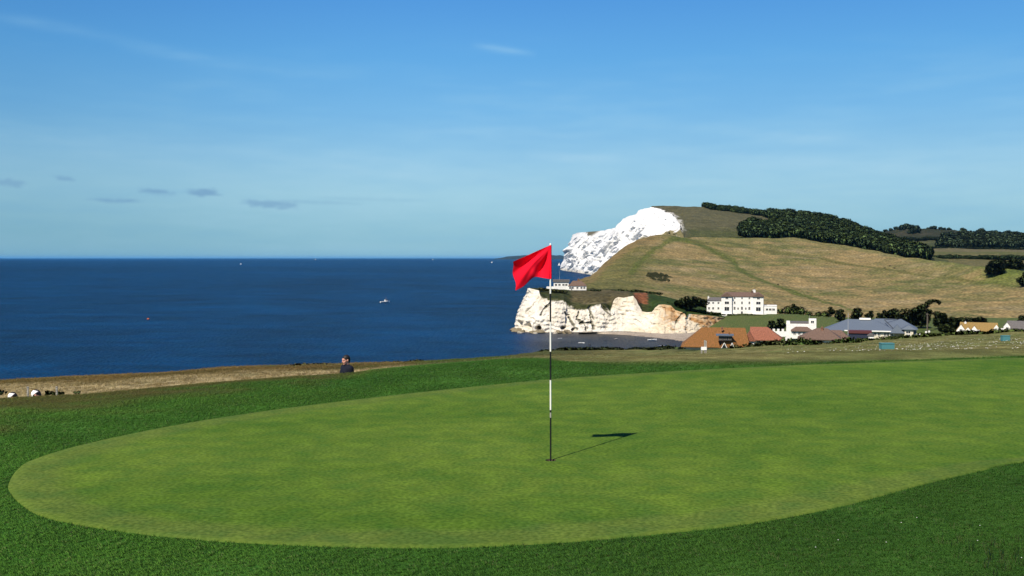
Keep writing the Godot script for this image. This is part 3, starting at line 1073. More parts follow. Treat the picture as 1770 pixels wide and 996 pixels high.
func make_headland():
	var n := 620
	var nv := 84
	var tops := []
	var feet := []
	for e in HEAD:
		tops.append(P(e[0], e[1], e[2]))
		var p := P(e[3], 500, e[4])
		p.y = -0.8
		feet.append(p)
	var rows := []
	var cols := []
	for v in nv + 1:
		rows.append(PackedVector3Array())
		cols.append(PackedColorArray())
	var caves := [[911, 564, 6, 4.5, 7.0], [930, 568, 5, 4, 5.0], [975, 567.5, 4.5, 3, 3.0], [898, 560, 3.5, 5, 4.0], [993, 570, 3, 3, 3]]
	var scars := [[[978, 541], [981, 546], [986, 545]], [[985, 549], [990, 556], [994, 564], [1000, 570]], [[1002, 541], [999, 552], [1008, 558]], [[1010, 556], [1015, 566], [1016, 572]], [[1016, 527], [1024, 545], [1028, 552]], [[1021, 530], [1022, 548], [1029, 569]], [[1040, 527], [1050, 540], [1056, 546]], [[1005, 560], [1025, 558]], [[925, 515], [915, 531], [908, 541]], [[951, 524], [938, 536], [934, 545]], [[1170, 560], [1180, 548], [1184, 541]]]
	for i in n + 1:
		var t := float(i) / n * (HEAD.size() - 1)
		var k := mini(int(t), HEAD.size() - 2)
		var top: Vector3 = tops[k].lerp(tops[k + 1], t - k)
		var foot: Vector3 = feet[k].lerp(feet[k + 1], t - k)
		var a: Vector3 = feet[maxi(k - 1, 0)]
		var b: Vector3 = feet[mini(k + 2, HEAD.size() - 1)]
		var dir := (b - a).normalized()
		var outw := Vector3(-dir.z, 0, dir.x).normalized()
		if outw.z < -0.2:
			outw = -outw
		if k < 3:
			outw = Vector3(-0.95, 0, 0.3).normalized()
		for v in nv + 1:
			var h := float(v) / nv
			var lean := h + (sin(h * PI) * -0.18 if k < 12 else 0.0)
			var p := foot.lerp(top, lean)
			p.y = lerpf(foot.y, top.y, h)
			var px := col_of(p.x, p.z)
			var py := row_of(p)
			var amp := sstep(0.0, 0.1, h) * 0.85 + 0.15
			amp *= 1.0 - 0.75 * sstep(0.88, 1.0, h)
			var crag := N3(p * Vector3(0.05, 0.03, 0.05)) * 2.6 + (0.5 - absf(N3(p * Vector3(0.12, 0.06, 0.12) + Vector3(7, 1, 2)))) * 1.5 + N3(p * 0.4) * 0.7
			# strata dip gently to the left
			crag += sin((p.y + px * 0.06 + N3(p * 0.05) * 3.0) * 2.4) * 0.28
			p += outw * (crag - 1.5) * amp
			var chalk := lin(0.74, 0.70, 0.60).lerp(lin(0.80, 0.78, 0.72), clampf(0.5 + N3(p * 0.06) * 1.4, 0, 1))
			var sm := N3(p * 0.22 + Vector3(3, 3, 3))
			chalk = chalk.lerp(lin(0.66, 0.55, 0.36), sstep(0.0, 0.5, N3(p * 0.045 + Vector3(50, 0, 0)) + (px - 1060) / 160.0) * 0.55)
			chalk = chalk.lerp(lin(0.42, 0.38, 0.30), sstep(0.32, 0.55, sm) * 0.7)
			# rust coloured clay over the chalk at the landward end
			var clay_row := along([[1120, 515], [1128, 532], [1140, 545], [1160, 556], [1180, 553], [1200, 556], [1215, 566], [1260, 580]], px)
			var clay := sstep(1122, 1150, px + sm * 30.0 + N3(p * 0.05) * 30.0) * sstep(5.0, -6.0, py - clay_row + sm * 18.0 + N3(p * 0.08) * 22.0)
			chalk = chalk.lerp(lin(0.42, 0.235, 0.10).lerp(lin(0.60, 0.45, 0.27), clampf(0.5 + sm * 1.3, 0, 1)), clay)
			# wet and weedy foot, cave hollows with shade painted into the chalk, turf in the clefts
			chalk = chalk.lerp(lin(0.25, 0.20, 0.11), sstep(0.075, 0.03, h + sm * 0.05) * sstep(1060, 990, px) * 0.9)
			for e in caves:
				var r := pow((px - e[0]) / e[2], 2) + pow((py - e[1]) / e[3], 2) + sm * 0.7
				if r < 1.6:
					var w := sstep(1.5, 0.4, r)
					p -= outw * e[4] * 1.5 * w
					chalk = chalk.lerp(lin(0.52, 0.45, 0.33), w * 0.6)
			for e in scars:
				var ds := dist_poly(e, px, py) + sm * 2.2
				if ds < 2.6:
					var w := sstep(2.3, 0.6, ds)
					p -= outw * 1.6 * w
					chalk = chalk.lerp(lin(0.075, 0.08, 0.045), w * 0.85)
			var fringe := sstep(5.5, 1.0, py - along(TOP_Y, px) + sm * 5.0 + N2(px * 0.15, 8) * 3.0) * sstep(932, 938, px) * sstep(1066, 1040, px + sm * 20.0)
			chalk = chalk.lerp(lin(0.07, 0.075, 0.03), fringe)
			rows[v].append(p)
			cols[v].append(chalk)
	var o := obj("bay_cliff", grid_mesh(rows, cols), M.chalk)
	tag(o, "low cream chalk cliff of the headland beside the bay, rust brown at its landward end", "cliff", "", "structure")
	# grassy top
	var paint := func(p: Vector3, px: float, py: float, v: float) -> Color:
		var sm := N3(p * 0.1)
		var c := lin(0.055, 0.075, 0.028).lerp(lin(0.09, 0.095, 0.04), clampf(0.5 + sm, 0, 1))
		var lawn := sstep(983, 992, px + sm * 5.0) * sstep(1092, 1084, px) * sstep(526, 521, py + sm * 5.0) * sstep(500.5, 502, py)
		c = c.lerp(lin(0.16, 0.135, 0.07), lawn)
		c = c.lerp(lin(0.30, 0.25, 0.15), sstep(1.6, 0.5, absf(py - along([[1010, 525], [1035, 524], [1060, 521]], px))) * sstep(1000, 1012, px) * sstep(1062, 1056, px) * 0.7)
		c = c.lerp(lin(0.36, 0.145, 0.07), sstep(1094, 1099, px + sm * 3) * sstep(1122, 1117, px + sm * 3) * sstep(505.5, 507.5, py) * sstep(526, 522, py + sm * 6.0))
		c = c.lerp(lin(0.055, 0.095, 0.026), sstep(1115, 1130, px + sm * 8.0))
		c = c.lerp(lin(0.28, 0.25, 0.19), sstep(0.35, 0.6, sm) * sstep(985, 960, px))
		return c
	var edge := []
	var mid := []
	var back := []
	for e in HEAD.slice(4):
		if edge.is_empty() or e[0] > edge[-1][0]:
			edge.append([e[0], e[1] + 0.2, e[2] + 0.5])
	for e in [[913, 498.4, 588], [931, 499, 600], [950, 502.5, 600], [975, 504, 605], [1000, 508, 605], [1060, 508, 605], [1100, 508, 610], [1130, 515, 610], [1160, 522, 610], [1190, 533, 610], [1220, 540, 615], [1268, 546, 620]]:
		mid.append(e)
	for e in [[913, 498.6, 592], [931, 498.4, 640], [950, 498.5, 665], [1000, 499, 690], [1060, 500, 705], [1120, 506, 700], [1160, 513, 695], [1220, 527, 690], [1268, 546, 690]]:
		back.append(e)
	var flat := func(p: Vector3, _px: float, v: float) -> float: return N3(p * 0.15) * 0.5 * sstep(0.0, 0.2, v)
	o = obj("headland_top", loft_mesh([edge, mid, back], columns(913, 1268, 300), 26, flat, paint), M.hill)
	tag(o, "brown and green turf on top of the low headland", "ground", "", "structure")
	# beach under the cliff
	var near := []
	var far_ := []
	for e in [[1000, 575.0, 576.2], [1030, 574, 577.5], [1073, 574, 579.5], [1116, 575, 583.5], [1148, 577, 587], [1180, 577, 592], [1215, 573, 600], [1260, 570, 606]]:
		far_.append([e[0], e[1], sea_depth(e[1], 1.0)])
		near.append([e[0], e[2], sea_depth(e[2], -0.15)])
	var sandy := func(p: Vector3, px: float, py: float, v: float) -> Color:
		return lin(0.50, 0.42, 0.32).lerp(lin(0.32, 0.26, 0.19), clampf(0.5 - v * 0.6 + N3(p * 0.2), 0, 1))
	o = obj("beach", loft_mesh([near, far_], columns(1000, 1260, 130), 14, func(p, _a, _b): return N3(p * 0.3) * 0.2, sandy), M.sand)
	tag(o, "strip of pale shingle beach below the headland cliff", "beach", "", "structure")
	# fallen blocks at the foot, loose in the water
	var spots := [[888, 571.5, 2.2], [894, 573.5, 3.0], [902, 574.5, 2.2], [921, 576, 2.0], [931, 576, 2.6], [966, 576.5, 2.4], [973, 576, 1.7], [981, 576.5, 2.6], [1020, 576, 2.0], [1012, 576, 1.4], [926, 577, 1.3], [960, 577, 1.2], [1046, 576, 1.2], [899, 576, 1.4]]
	var told := ["leftmost brown block off the seaward tip", "wide weedy block right of the seaward tip", "third block along below the hollow", "low block under the dark cave", "large block between the cave and the flagstick", "block at the cliff foot right of the flagstick", "small block beside the undercut arch", "large block right of the undercut arch", "pale block where the beach begins", "small block left of the beach end", "small block in the water left of the flagstick", "small block in the water right of the flagstick", "lone block on the beach under the white wall", "small block in the water off the tip"]
	for i in spots.size():
		var e: Array = spots[i]
		var at := P(e[0], e[1], sea_depth(e[1]))
		at.y = 0.0
		var st := ST()
		var rr := 7
		var pts := []
		for a in rr + 1:
			for b in 10:
				var dirv := Vector3(0, 1, 0).rotated(Vector3.RIGHT, PI * a / rr).rotated(Vector3.UP, TAU * b / 10.0)
				pts.append(dirv * Vector3(1.25, 0.75, 1.0) * e[2] * (0.8 + 0.8 * N3(dirv * 0.9 + Vector3(i * 7, 0, 0))))
		for a in rr:
			for b in 10:
				var b2 := (b + 1) % 10
				quad(st, pts[a * 10 + b], pts[a * 10 + b2], pts[(a + 1) * 10 + b2], pts[(a + 1) * 10 + b])
		var m := done(st)
		var ro := obj("boulder", m, tex_on(mat(lin(0.30, 0.25, 0.16) if i < 8 else lin(0.55, 0.50, 0.40)), M.sand.albedo_texture, 3.0))
		ro.position = at
		tag(ro, "weathered chalk boulder, " + told[i], "boulder", "boulders at the foot of the headland")


const TOP_Y := [[911, 498], [931, 502.5], [933.5, 512], [943, 515.5], [966, 517], [975, 518.5], [981, 524], [989, 528.5], [1003, 531], [1014, 532.5], [1019.5, 528], [1042, 525.5], [1055, 538.5], [1060, 522], [1069, 513.5], [1095, 511.5], [1110, 538.5], [1126, 539.5], [1138, 527], [1160, 528.5], [1184, 540.5], [1246, 548.5]]


# ==================================================================== foliage

# leaves spread through a set of balls [centre, radii]; a dark core keeps the crown from being see-through everywhere
func foliage(balls: Array, leaf: float, cover: float, tint: Color, sd: int, core := 0.62) -> ArrayMesh:
	var r := RandomNumberGenerator.new()
	r.seed = sd
	var st := SurfaceTool.new()
	st.begin(Mesh.PRIMITIVE_TRIANGLES)
	for b in balls:
		var c: Vector3 = b[0]
		var rad: Vector3 = b[1]
		var tone := r.randf_range(0.7, 1.3)
		var area := 4.0 * PI * pow((pow(rad.x * rad.y, 1.6) + pow(rad.x * rad.z, 1.6) + pow(rad.y * rad.z, 1.6)) / 3.0, 1 / 1.6)
		var n := int(area / (leaf * leaf) * cover)
		for i in n:
			var dir := Vector3(r.randfn(), r.randfn(), r.randfn()).normalized()
			var at := c + dir * rad * (0.72 + 0.42 * sqrt(r.randf()))
			var nor := (dir / rad).normalized()
			var face := (nor + Vector3(r.randfn(), r.randfn(), r.randfn()) * 0.55).normalized()
			var side := face.cross(Vector3(r.randfn(), r.randfn(), r.randfn())).normalized()
			var up := side.cross(face)
			var s := leaf * r.randf_range(0.5, 1.1)
			var col := tint * (tone * r.randf_range(0.85, 1.15))
			col.a = 1.0
			st.set_color(col)
			st.set_normal((face * 0.55 + nor).normalized())
			var p := [at - side * s * 0.6, at + up * s, at + side * s * 0.6, at - up * s]
			for v in [0, 1, 2, 0, 2, 3]:
				st.add_vertex(p[v])
		if core > 0.0:
			st.set_color(tint)
			for a in 5:
				for q in 8:
					var corner := func(aa: int, qq: int) -> Vector3: return Vector3(0, 1, 0).rotated(Vector3.RIGHT, PI * aa / 5.0).rotated(Vector3.UP, TAU * qq / 8.0)
					var w := [corner.call(a, q), corner.call(a, q + 1), corner.call(a + 1, q + 1), corner.call(a + 1, q)]
					for v in [0, 1, 2, 0, 2, 3]:
						st.set_normal(w[v])
						st.add_vertex(c + w[v] * rad * core)
	return st.commit()


func make_woods():
	# one small crown, placed again and again on the wooded part of the down and along the far hedges
	var balls := []
	var r := RandomNumberGenerator.new()
	r.seed = 5
	for i in 9:
		balls.append([Vector3(r.randf_range(-0.6, 0.6), r.randf_range(0.35, 1.15), r.randf_range(-0.6, 0.6)), Vector3(0.46, 0.40, 0.46) * r.randf_range(0.7, 1.2)])
	balls.append([Vector3(0, 0.45, 0), Vector3(0.75, 0.5, 0.75)])
	var crown := foliage(balls, 0.10, 0.9, Color(1, 1, 1), 9, 0.8)
	var xf := []
	var cols := PackedColorArray()
	var lines := upper_lines()
	var put := func(at: Vector3, s: float, tone: Color):
		var sc := s * r.randf_range(0.75, 1.3)
		xf.append(Transform3D(Basis.from_scale(Vector3(sc, sc * r.randf_range(0.85, 1.25), sc)).rotated(Vector3.UP, r.randf() * TAU), at - Vector3(0, sc * 0.25, 0)))
		var c := tone * r.randf_range(0.7, 1.3)
		c.a = 1.0
		cols.append(c)
	var dark := lin(0.070, 0.115, 0.048)
	var olive := lin(0.098, 0.15, 0.05)
	var low := [[1210, 358], [1256, 367], [1294, 371], [1319, 375], [1345, 381], [1354, 384]]
	var tries := 0
	while xf.size() < 2300 and tries < 60000:
		tries += 1
		var px := r.randf_range(1209, 1600)
		var v := r.randf_range(0.0, 2.05)
		var p := loft_at(lines, px, v)
		var py := row_of(p)
		var ok := false
		if px < 1352:
			ok = py < along(low, px)
		else:
			ok = true
		# the body of the wood above the field
		if px > 1285 and py > along([[1285, 397], [1297, 392], [1332, 392], [1354, 384], [1400, 370]], px):
			ok = true
		if px > 1285 and px < 1352 and py < along([[1285, 397], [1297, 392], [1332, 392], [1354, 384]], px) and py > along(low, px):
			ok = false
		if py > along(CREST_Y, px) - 0.5 or (px < 1215 and py > 359):
			ok = false
		if ok:
			put.call(p, 6.0 if px < 1330 and v > 1.2 else 9.0, dark if r.randf() < 0.6 else olive)
	for i in 140:  # hedge along the top of the field
		var px := r.randf_range(1190, 1300)
		put.call(loft_at(lines, px, 0.06), 1.5, dark)
	var dlines := down_lines()
	for i in 2600:
		var px := r.randf_range(1110, 1166)
		var p := loft_at(dlines, px, r.randf_range(1.0, 2.2))
		var py := row_of(p)
		var e := pow((px - 1140) / 23.0, 2) + pow((py - 480 - (px - 1140) * 0.14) / 7.0, 2)
		if e < 1.0 and r.randf() < 0.8 - 0.5 * e:
			put.call(p, 0.9, lin(0.15, 0.17, 0.085))
	var o := multi("hillside_wood", crown, M.leaf, xf, cols)
	tag(o, "dark dense wood along the shoulder and skyline of the down", "wood", "", "stuff")
	# far woods and hedges
	xf.clear()
	cols.clear()
	var fl := far_lines()
	var deep := lin(0.066, 0.10, 0.05)
	for i in 2600:
		var px := r.randf_range(1500, 1900)
		var v := r.randf_range(1.0, 5.05)
		var p := loft_at(fl, px, v)
		var py := row_of(p)
		var ok := false
		var big := N3(p * 0.006 + Vector3(5, 5, 5))
		if px > 1625 and py < 429 and py > along([[1605, 425], [1640, 418], [1660, 414], [1700, 407], [1900, 405]], px) + big * 6.0:
			ok = true
		if v > 4.2 and big > 0.34:
			ok = true
		if ok:
			put.call(p, 11.0, deep)
	for i in 420:
		var px := r.randf_range(1520, 1900)
		put.call(loft_at(fl, px, 2.93), 2.2, deep)
		put.call(loft_at(fl, px, 4.0 + N2(px * 0.01, 1) * 0.3), 5.0, deep)
	for i in 420:
		var px := r.randf_range(1548, 1900)
		put.call(loft_at(fl, px, 0.98 + 0.03 * r.randf()), 4.0, dark)
	for i in 60:
		put.call(loft_at(fl, r.randf_range(1530, 1900), 5.0), 6.0, deep)
	o = multi("distant_wood", crown, M.leaf, xf, cols)
	tag(o, "dark woods and hedgerows between the distant fields on the right", "wood", "", "stuff")


func tree_proto(called: String, hgt: float, wid: float, sd: int, kind: String) -> Node3D:
	var r := RandomNumberGenerator.new()
	r.seed = sd
	var o := thing(called, "tree", "tree")
	o.set_meta("base", called)
	var balls := []
	var pts := [Vector3(0, -0.5, 0), Vector3(wid * 0.02, hgt * 0.3, 0), Vector3(wid * 0.05, hgt * 0.62, 0)]
	var st := ST()
	if kind == "wind":
		# bare lower stem, flat top streaming to the right
		pts = [Vector3(0, -0.5, 0), Vector3(0.15, hgt * 0.4, 0), Vector3(0.1, hgt * 0.72, 0), Vector3(0.5, hgt * 0.93, 0)]
		tube(st, pts, [0.42, 0.34, 0.26, 0.12], 8)
		tube(st, [Vector3(0.1, hgt * 0.70, 0), Vector3(-1.6, hgt * 0.76, 0.3), Vector3(-3.4, hgt * 0.80, 0.2)], [0.16, 0.11, 0.05], 6)
		tube(st, [Vector3(0.3, hgt * 0.86, 0), Vector3(2.2, hgt * 0.97, 0), Vector3(5.0, hgt * 0.95, 0)], [0.18, 0.12, 0.05], 6)
		for e in [[-3.2, 0.80, 1.5, 0.55], [-1.8, 0.82, 1.7, 0.6], [-0.4, 0.85, 1.6, 0.7], [0.6, 0.93, 1.6, 0.6], [2.0, 0.985, 1.7, 0.5], [3.4, 0.99, 1.5, 0.45], [4.6, 0.965, 1.2, 0.55], [5.4, 0.93, 0.7, 0.7], [0.5, 0.70, 1.4, 0.6], [-0.5, 0.63, 1.8, 0.8], [1.2, 0.62, 1.6, 0.8]]:
			balls.append([Vector3(e[0], e[1] * hgt, r.randf_range(-0.6, 0.6)), Vector3(e[2], e[3], 1.1)])
	else:
		tube(st, pts, [wid * 0.055, wid * 0.042, wid * 0.02], 8)
		for i in 5:
			var a := TAU * i / 5.0 + r.randf()
			var b := Vector3(cos(a) * wid * 0.3, hgt * r.randf_range(0.55, 0.8), sin(a) * wid * 0.3)
			tube(st, [Vector3(wid * 0.02, hgt * 0.3, 0), Vector3(wid * 0.02, hgt * 0.3, 0).lerp(b, 0.55) + Vector3(0, 0.3, 0), b], [wid * 0.026, wid * 0.018, wid * 0.006], 6)
		var nb := 16
		for i in nb:
			var a := r.randf() * TAU
			var rr := sqrt(r.randf()) * wid * 0.36
			var y := hgt * r.randf_range(0.22, 0.86)
			if kind == "slope":
				y = hgt * (0.2 + r.randf() * (0.25 + 0.4 * clampf(0.5 + cos(a) * rr / wid, 0, 1)))
			var k := 1.0 - 0.45 * absf(y / hgt - 0.45)
			balls.append([Vector3(cos(a) * rr * k, y, sin(a) * rr * k), Vector3(wid * 0.19, hgt * 0.15, wid * 0.19) * r.randf_range(0.75, 1.25)])
		balls.append([Vector3(0, hgt * 0.42, 0), Vector3(wid * 0.36, hgt * 0.32, wid * 0.36)])
	obj("trunk", done(st), M.bark, o)
	obj("crown", foliage(balls, maxf(wid * 0.035, 0.28), 1.1, lin(0.070, 0.098, 0.038) if kind != "light" else lin(0.10, 0.14, 0.045), sd + 50, 0.66), M.leaf, o)
	return o


func make_trees():
	var round_ := tree_proto("tree", 8.0, 9.0, 101, "round")
	var dense := tree_proto("dense_tree", 9.0, 16.0, 102, "slope")
	var small := tree_proto("small_tree", 5.0, 6.0, 103, "round")
	var light := tree_proto("pale_tree", 5.0, 6.5, 104, "light")
	var wind := tree_proto("windswept_tree", 12.5, 10.0, 105, "wind")
	var used := {}
	# [source, column, row of the foot, distance, width over height scale, scale, label]
	var spots := [
		[dense, 1194, 535, 585, Vector3(1.12, 1.12, 1.0), "very dark rounded tree left of the large white hotel"],
		[small, 1172, 533, 588, Vector3(0.9, 0.85, 0.9), "small dark tree at the seaward side of the rounded tree by the hotel"],
		[wind, 1603, 578, 470, Vector3(1.0, 1.25, 1.0), "tall windswept tree with a flat crown streaming right beside the grove"],
		[dense, 1572, 566, 500, Vector3(1.2, 1.35, 1.0), "broad dark tree behind the right end of the grey slate roof"],
		[round_, 1543, 562, 520, Vector3(1.1, 1.15, 0.9), "dark tree just above the grey slate ridge"],
		[round_, 1592, 566, 495, Vector3(1.25, 1.5, 1.0), "dark tree directly left of the windswept trunk"],
		[round_, 1626, 566, 490, Vector3(1.2, 1.05, 1.0), "dark tree just right of the windswept trunk"],
		[dense, 1672, 565, 480, Vector3(0.95, 0.72, 1.0), "widest dark tree above the white gabled cottage"],
		[round_, 1652, 568, 478, Vector3(0.95, 0.75, 0.9), "dark tree left of the wide one above the gabled cottage"],
		[round_, 1696, 566, 478, Vector3(0.9, 0.7, 0.9), "dark tree above the right end of the gabled cottage roof"],
		[light, 1632, 574, 455, Vector3(1.0, 0.7, 1.0), "low pale green shrubby tree between the windswept trunk and the cottage"],
		[small, 1643, 578, 445, Vector3(0.8, 0.75, 0.8), "small dark tree in front of the grove left of the cottage"],
		[small, 1768, 560, 480, Vector3(0.8, 0.8, 0.8), "dark tree above the grey cottage roof at the right edge"],
		[round_, 1722, 476, 900, Vector3(2.7, 1.95, 2.2), "big dark tree at the corner of the dry field on the right"],
		[round_, 1757, 468, 930, Vector3(2.0, 1.6, 1.8), "dark tree behind the big one at the field corner"],
		[small, 1769, 497, 860, Vector3(1.6, 2.6, 1.6), "tall dark tree cut off by the right edge below the field corner"],
		[round_, 1745, 462, 960, Vector3(1.7, 1.3, 1.7), "dark tree in the gap behind the field corner pair"],
		[small, 1333, 569, 500, Vector3(0.9, 0.85, 0.8), "dark bushy tree left of the pair behind the white battlements"],
		[small, 1349, 568, 505, Vector3(1.1, 1.0, 0.8), "dark bushy tree right of the pair behind the white battlements"],
		[small, 1374, 537.5, 640, Vector3(0.85, 0.9, 0.8), "small pointed dark tree in the hedge below the dry field"],
		[small, 1438, 545, 610, Vector3(0.9, 1.0, 0.8), "small dark tree in the hedge left of the slate roof"],
		[small, 1453, 552, 560, Vector3(1.3, 1.1, 0.9), "dark bushy tree behind the left end of the slate roof"],
		[small, 1480, 550, 570, Vector3(1.25, 1.15, 0.9), "dark bushy tree behind the tall thin mast"],
		[small, 1503, 550, 580, Vector3(0.9, 0.85, 0.9), "small tree behind the middle of the slate ridge"],
		[light, 1521, 552, 575, Vector3(0.7, 0.75, 0.7), "pale small tree behind the slate ridge right of the middle"],
		[light, 1450, 546, 605, Vector3(0.7, 0.7, 0.7), "pale blossoming bush between hedge trees left of the mast"],
		[small, 1527, 552, 545, Vector3(0.6, 1.0, 0.6), "narrow dark tree left of the grove behind the slate roof"],
	]
	for e in spots:
		var at := P(e[1], e[2], e[3])
		if e[3] > 700:
			at = on_down(e[1], e[2])
			var k: float = at.z / -e[3]
			e[4] *= k
		else:
			var tall: float = {round_: 8.0, dense: 9.0, small: 5.0, light: 5.0, wind: 12.5}[e[0]]
			var g := minf(G(at.x, at.z), at.y) if e[3] < 600 and e[1] > 1230 else at.y
			e[4].y = (at.y - g + tall * e[4].y) / tall
			at.y = g
		if used.has(e[0]):
			copy_of(e[0], e[5], at, rng.randf() * TAU if e[0] != dense else rng.randf_range(-0.5, 0.5), e[4])
		else:
			used[e[0]] = true
			e[0].position = at
			e[0].scale = e[4]
			e[0].set_meta("label", e[5])


# the place on the dry hillside seen at a column and row
func on_down(px: float, py: float) -> Vector3:
	var dl := down_lines()
	var best := Vector3.ZERO
	var err := 1e9
	for k in 500:
		var q := loft_at(dl, px, 0.2 + k * 0.0056)
		if absf(row_of(q) - py) < err:
			err = absf(row_of(q) - py)
			best = q
	return best


func hedge(label: String, pts: Array, h: float, wid: float, tint: Color, leaf: float, sd: int, called := "hedge", cat := "hedge"):
	# pts: [column, row, distance]; leaves in balls along the line
	var o := thing(called, label, cat, P(pts[0][0], pts[0][1], pts[0][2]))
	var r := RandomNumberGenerator.new()
	r.seed = sd
	var balls := []
	var st := ST()
	for i in pts.size() - 1:
		var a := P(pts[i][0], pts[i][1], pts[i][2]) - o.position
		var b := P(pts[i + 1][0], pts[i + 1][1], pts[i + 1][2]) - o.position
		var n := maxi(2, int(a.distance_to(b) / (wid * 0.8)))
		for k in n:
			var p := a.lerp(b, (k + r.randf() * 0.7) / n)
			var s := r.randf_range(0.6, 1.25)
			balls.append([p + Vector3(r.randf_range(-0.2, 0.2) * wid, h * 0.42 * s, r.randf_range(-0.4, 0.4) * wid), Vector3(wid * 0.75, h * 0.55, wid * 0.6) * s])
			tube(st, [p + Vector3(0, -0.3, 0), p + Vector3(0, h * 0.35, 0)], [0.05 * h, 0.03 * h], 5)
	obj("stem", done(st), M.bark, o)
	obj("foliage", foliage(balls, leaf, 0.9, tint, sd + 1, 0.75), M.leaf, o)


func make_hedges():
	var dark := lin(0.065, 0.092, 0.033)
	var mid := lin(0.085, 0.120, 0.034)
	var br := lin(0.11, 0.115, 0.042)
	hedge("low gorse hedge running behind the practice ground on the right", [[1480, 595.5, 66], [1560, 588.5, 68], [1640, 582, 70], [1770, 576, 70], [1860, 572, 70]], 0.32, 0.6, mid, 0.11, 201)
	hedge("thick dark green hedge in front of the brown roofs", [[1362, 602, 62], [1400, 603, 62], [1440, 603, 63], [1484, 600, 64]], 0.5, 0.7, lin(0.06, 0.105, 0.026), 0.12, 202)
	hedge("brownish hedge below the red tiled roof", [[1240, 610, 78], [1290, 608, 75], [1330, 605, 70], [1366, 602, 66]], 0.55, 0.8, lin(0.075, 0.092, 0.034), 0.13, 203)
	hedge("dark scrub along the brink between the pole and the bay", [[938, 610.5, 111], [965, 607.5, 113], [1010, 606.5, 115], [1060, 606.5, 116], [1100, 607, 114], [1150, 607.5, 104]], 0.36, 1.3, lin(0.05, 0.066, 0.026), 0.15, 204)
	hedge("dark low scrub beyond the standing man", [[508, 637, 80], [530, 636, 80], [555, 635, 80], [572, 634.5, 80]], 0.30, 0.8, br, 0.13, 205)
	hedge("thin scrub on the brink right of the standing man", [[612, 634, 88], [650, 632, 90], [690, 629.5, 92], [735, 627, 92]], 0.26, 0.7, br, 0.12, 206)
	hedge("dark scrub lying low at the left edge beyond the white caps", [[-12, 682, 27], [4, 682, 27]], 0.09, 0.2, dark, 0.07, 207)
	hedge("dark clump of scrub round the right hand pale post", [[86, 683, 27], [97, 683, 27], [105, 682.5, 27]], 0.09, 0.14, dark, 0.06, 208)
	hedge("low dark clump in the grass right of the two posts", [[129, 680.5, 27.5], [141, 680, 27.5]], 0.08, 0.12, dark, 0.05, 209)
	hedge("dark hedge between the hotel lawn and the dry field", [[1343, 541, 636], [1380, 545, 632], [1420, 549, 628], [1440, 551, 622]], 4.6, 4.5, mid, 0.6, 210)
	hedge("lower hedge across the hotel lawn", [[1370, 551, 600], [1400, 553, 596], [1440, 556, 590]], 2.8, 3.4, mid, 0.5, 211)
	hedge("row of dark bushes under the hotel terrace", [[1248, 545, 588], [1290, 546, 586], [1330, 547, 588]], 0.9, 1.6, dark, 0.35, 212)
	hedge("scrubby slope bushes left of the hotel on the cliff top", [[1140, 526, 590], [1165, 531, 585], [1200, 540, 585], [1244, 546, 588]], 1.8, 2.6, mid, 0.5, 213)
	hedge("hedge across the headland behind the brown lawn", [[1040, 505, 670], [1075, 504, 675], [1110, 505, 672], [1142, 510, 668]], 1.4, 2.0, dark, 0.45, 214)
	hedge("low dark bushes right of the headland house", [[1018, 504, 640], [1028, 504, 640], [1040, 503.5, 642]], 1.2, 2.0, dark, 0.4, 215)
	hedge("scrub on the terrace below the headland house", [[936, 502, 585], [950, 503, 588], [966, 506, 590], [980, 507, 592]], 1.4, 2.2, br, 0.4, 216)
	hedge("clipped hedge in front of the slate roofed building", [[1498, 592, 330], [1530, 590, 330], [1570, 588, 332], [1600, 586, 335]], 1.0, 1.5, br, 0.3, 217)
	hedge("garden bushes in front of the gabled cottage", [[1650, 581, 390], [1690, 580, 390], [1730, 576, 390], [1770, 571, 390]], 1.3, 2.0, mid, 0.35, 218)
	hedge("bushes at the seaward eave of the orange roofed building", [[1150, 607, 300], [1165, 606, 300], [1182, 606, 300]], 1.5, 2.2, dark, 0.4, 219)
	hedge("bushes between the red roof and the white building", [[1350, 590, 330], [1372, 592, 330], [1400, 594, 330], [1440, 594, 330]], 1.6, 2.0, mid, 0.35, 220)


# ==================================================================== buildings

var BM := 0.3      # metres per photograph pixel at the building
var BX := 0.0      # its middle column
var BY := 0.0      # the row of its foot

func building(called: String, label: String, px: float, py: float, d: float, cat := "house") -> Node3D:
	var at := P(px, py, d)
	BM = d / F
	BX = px
	BY = py
	return thing(called, label, cat, at, -atan2(at.x, -at.z))


func lx(px: float) -> float:
	return (px - BX) * BM


func ly(py: float) -> float:
	return (BY - py) * BM


# wall from pixel bounds, front face at z, going back dep metres
func wall(o: Node3D, x0: float, x1: float, y0: float, y1: float, z: float, dep: float, m: Material, called := "wall") -> MeshInstance3D:
	return obj(called, boxm(Vector3(lx(x0), ly(y1), z - dep), Vector3(lx(x1), ly(y0), z)), m, o)


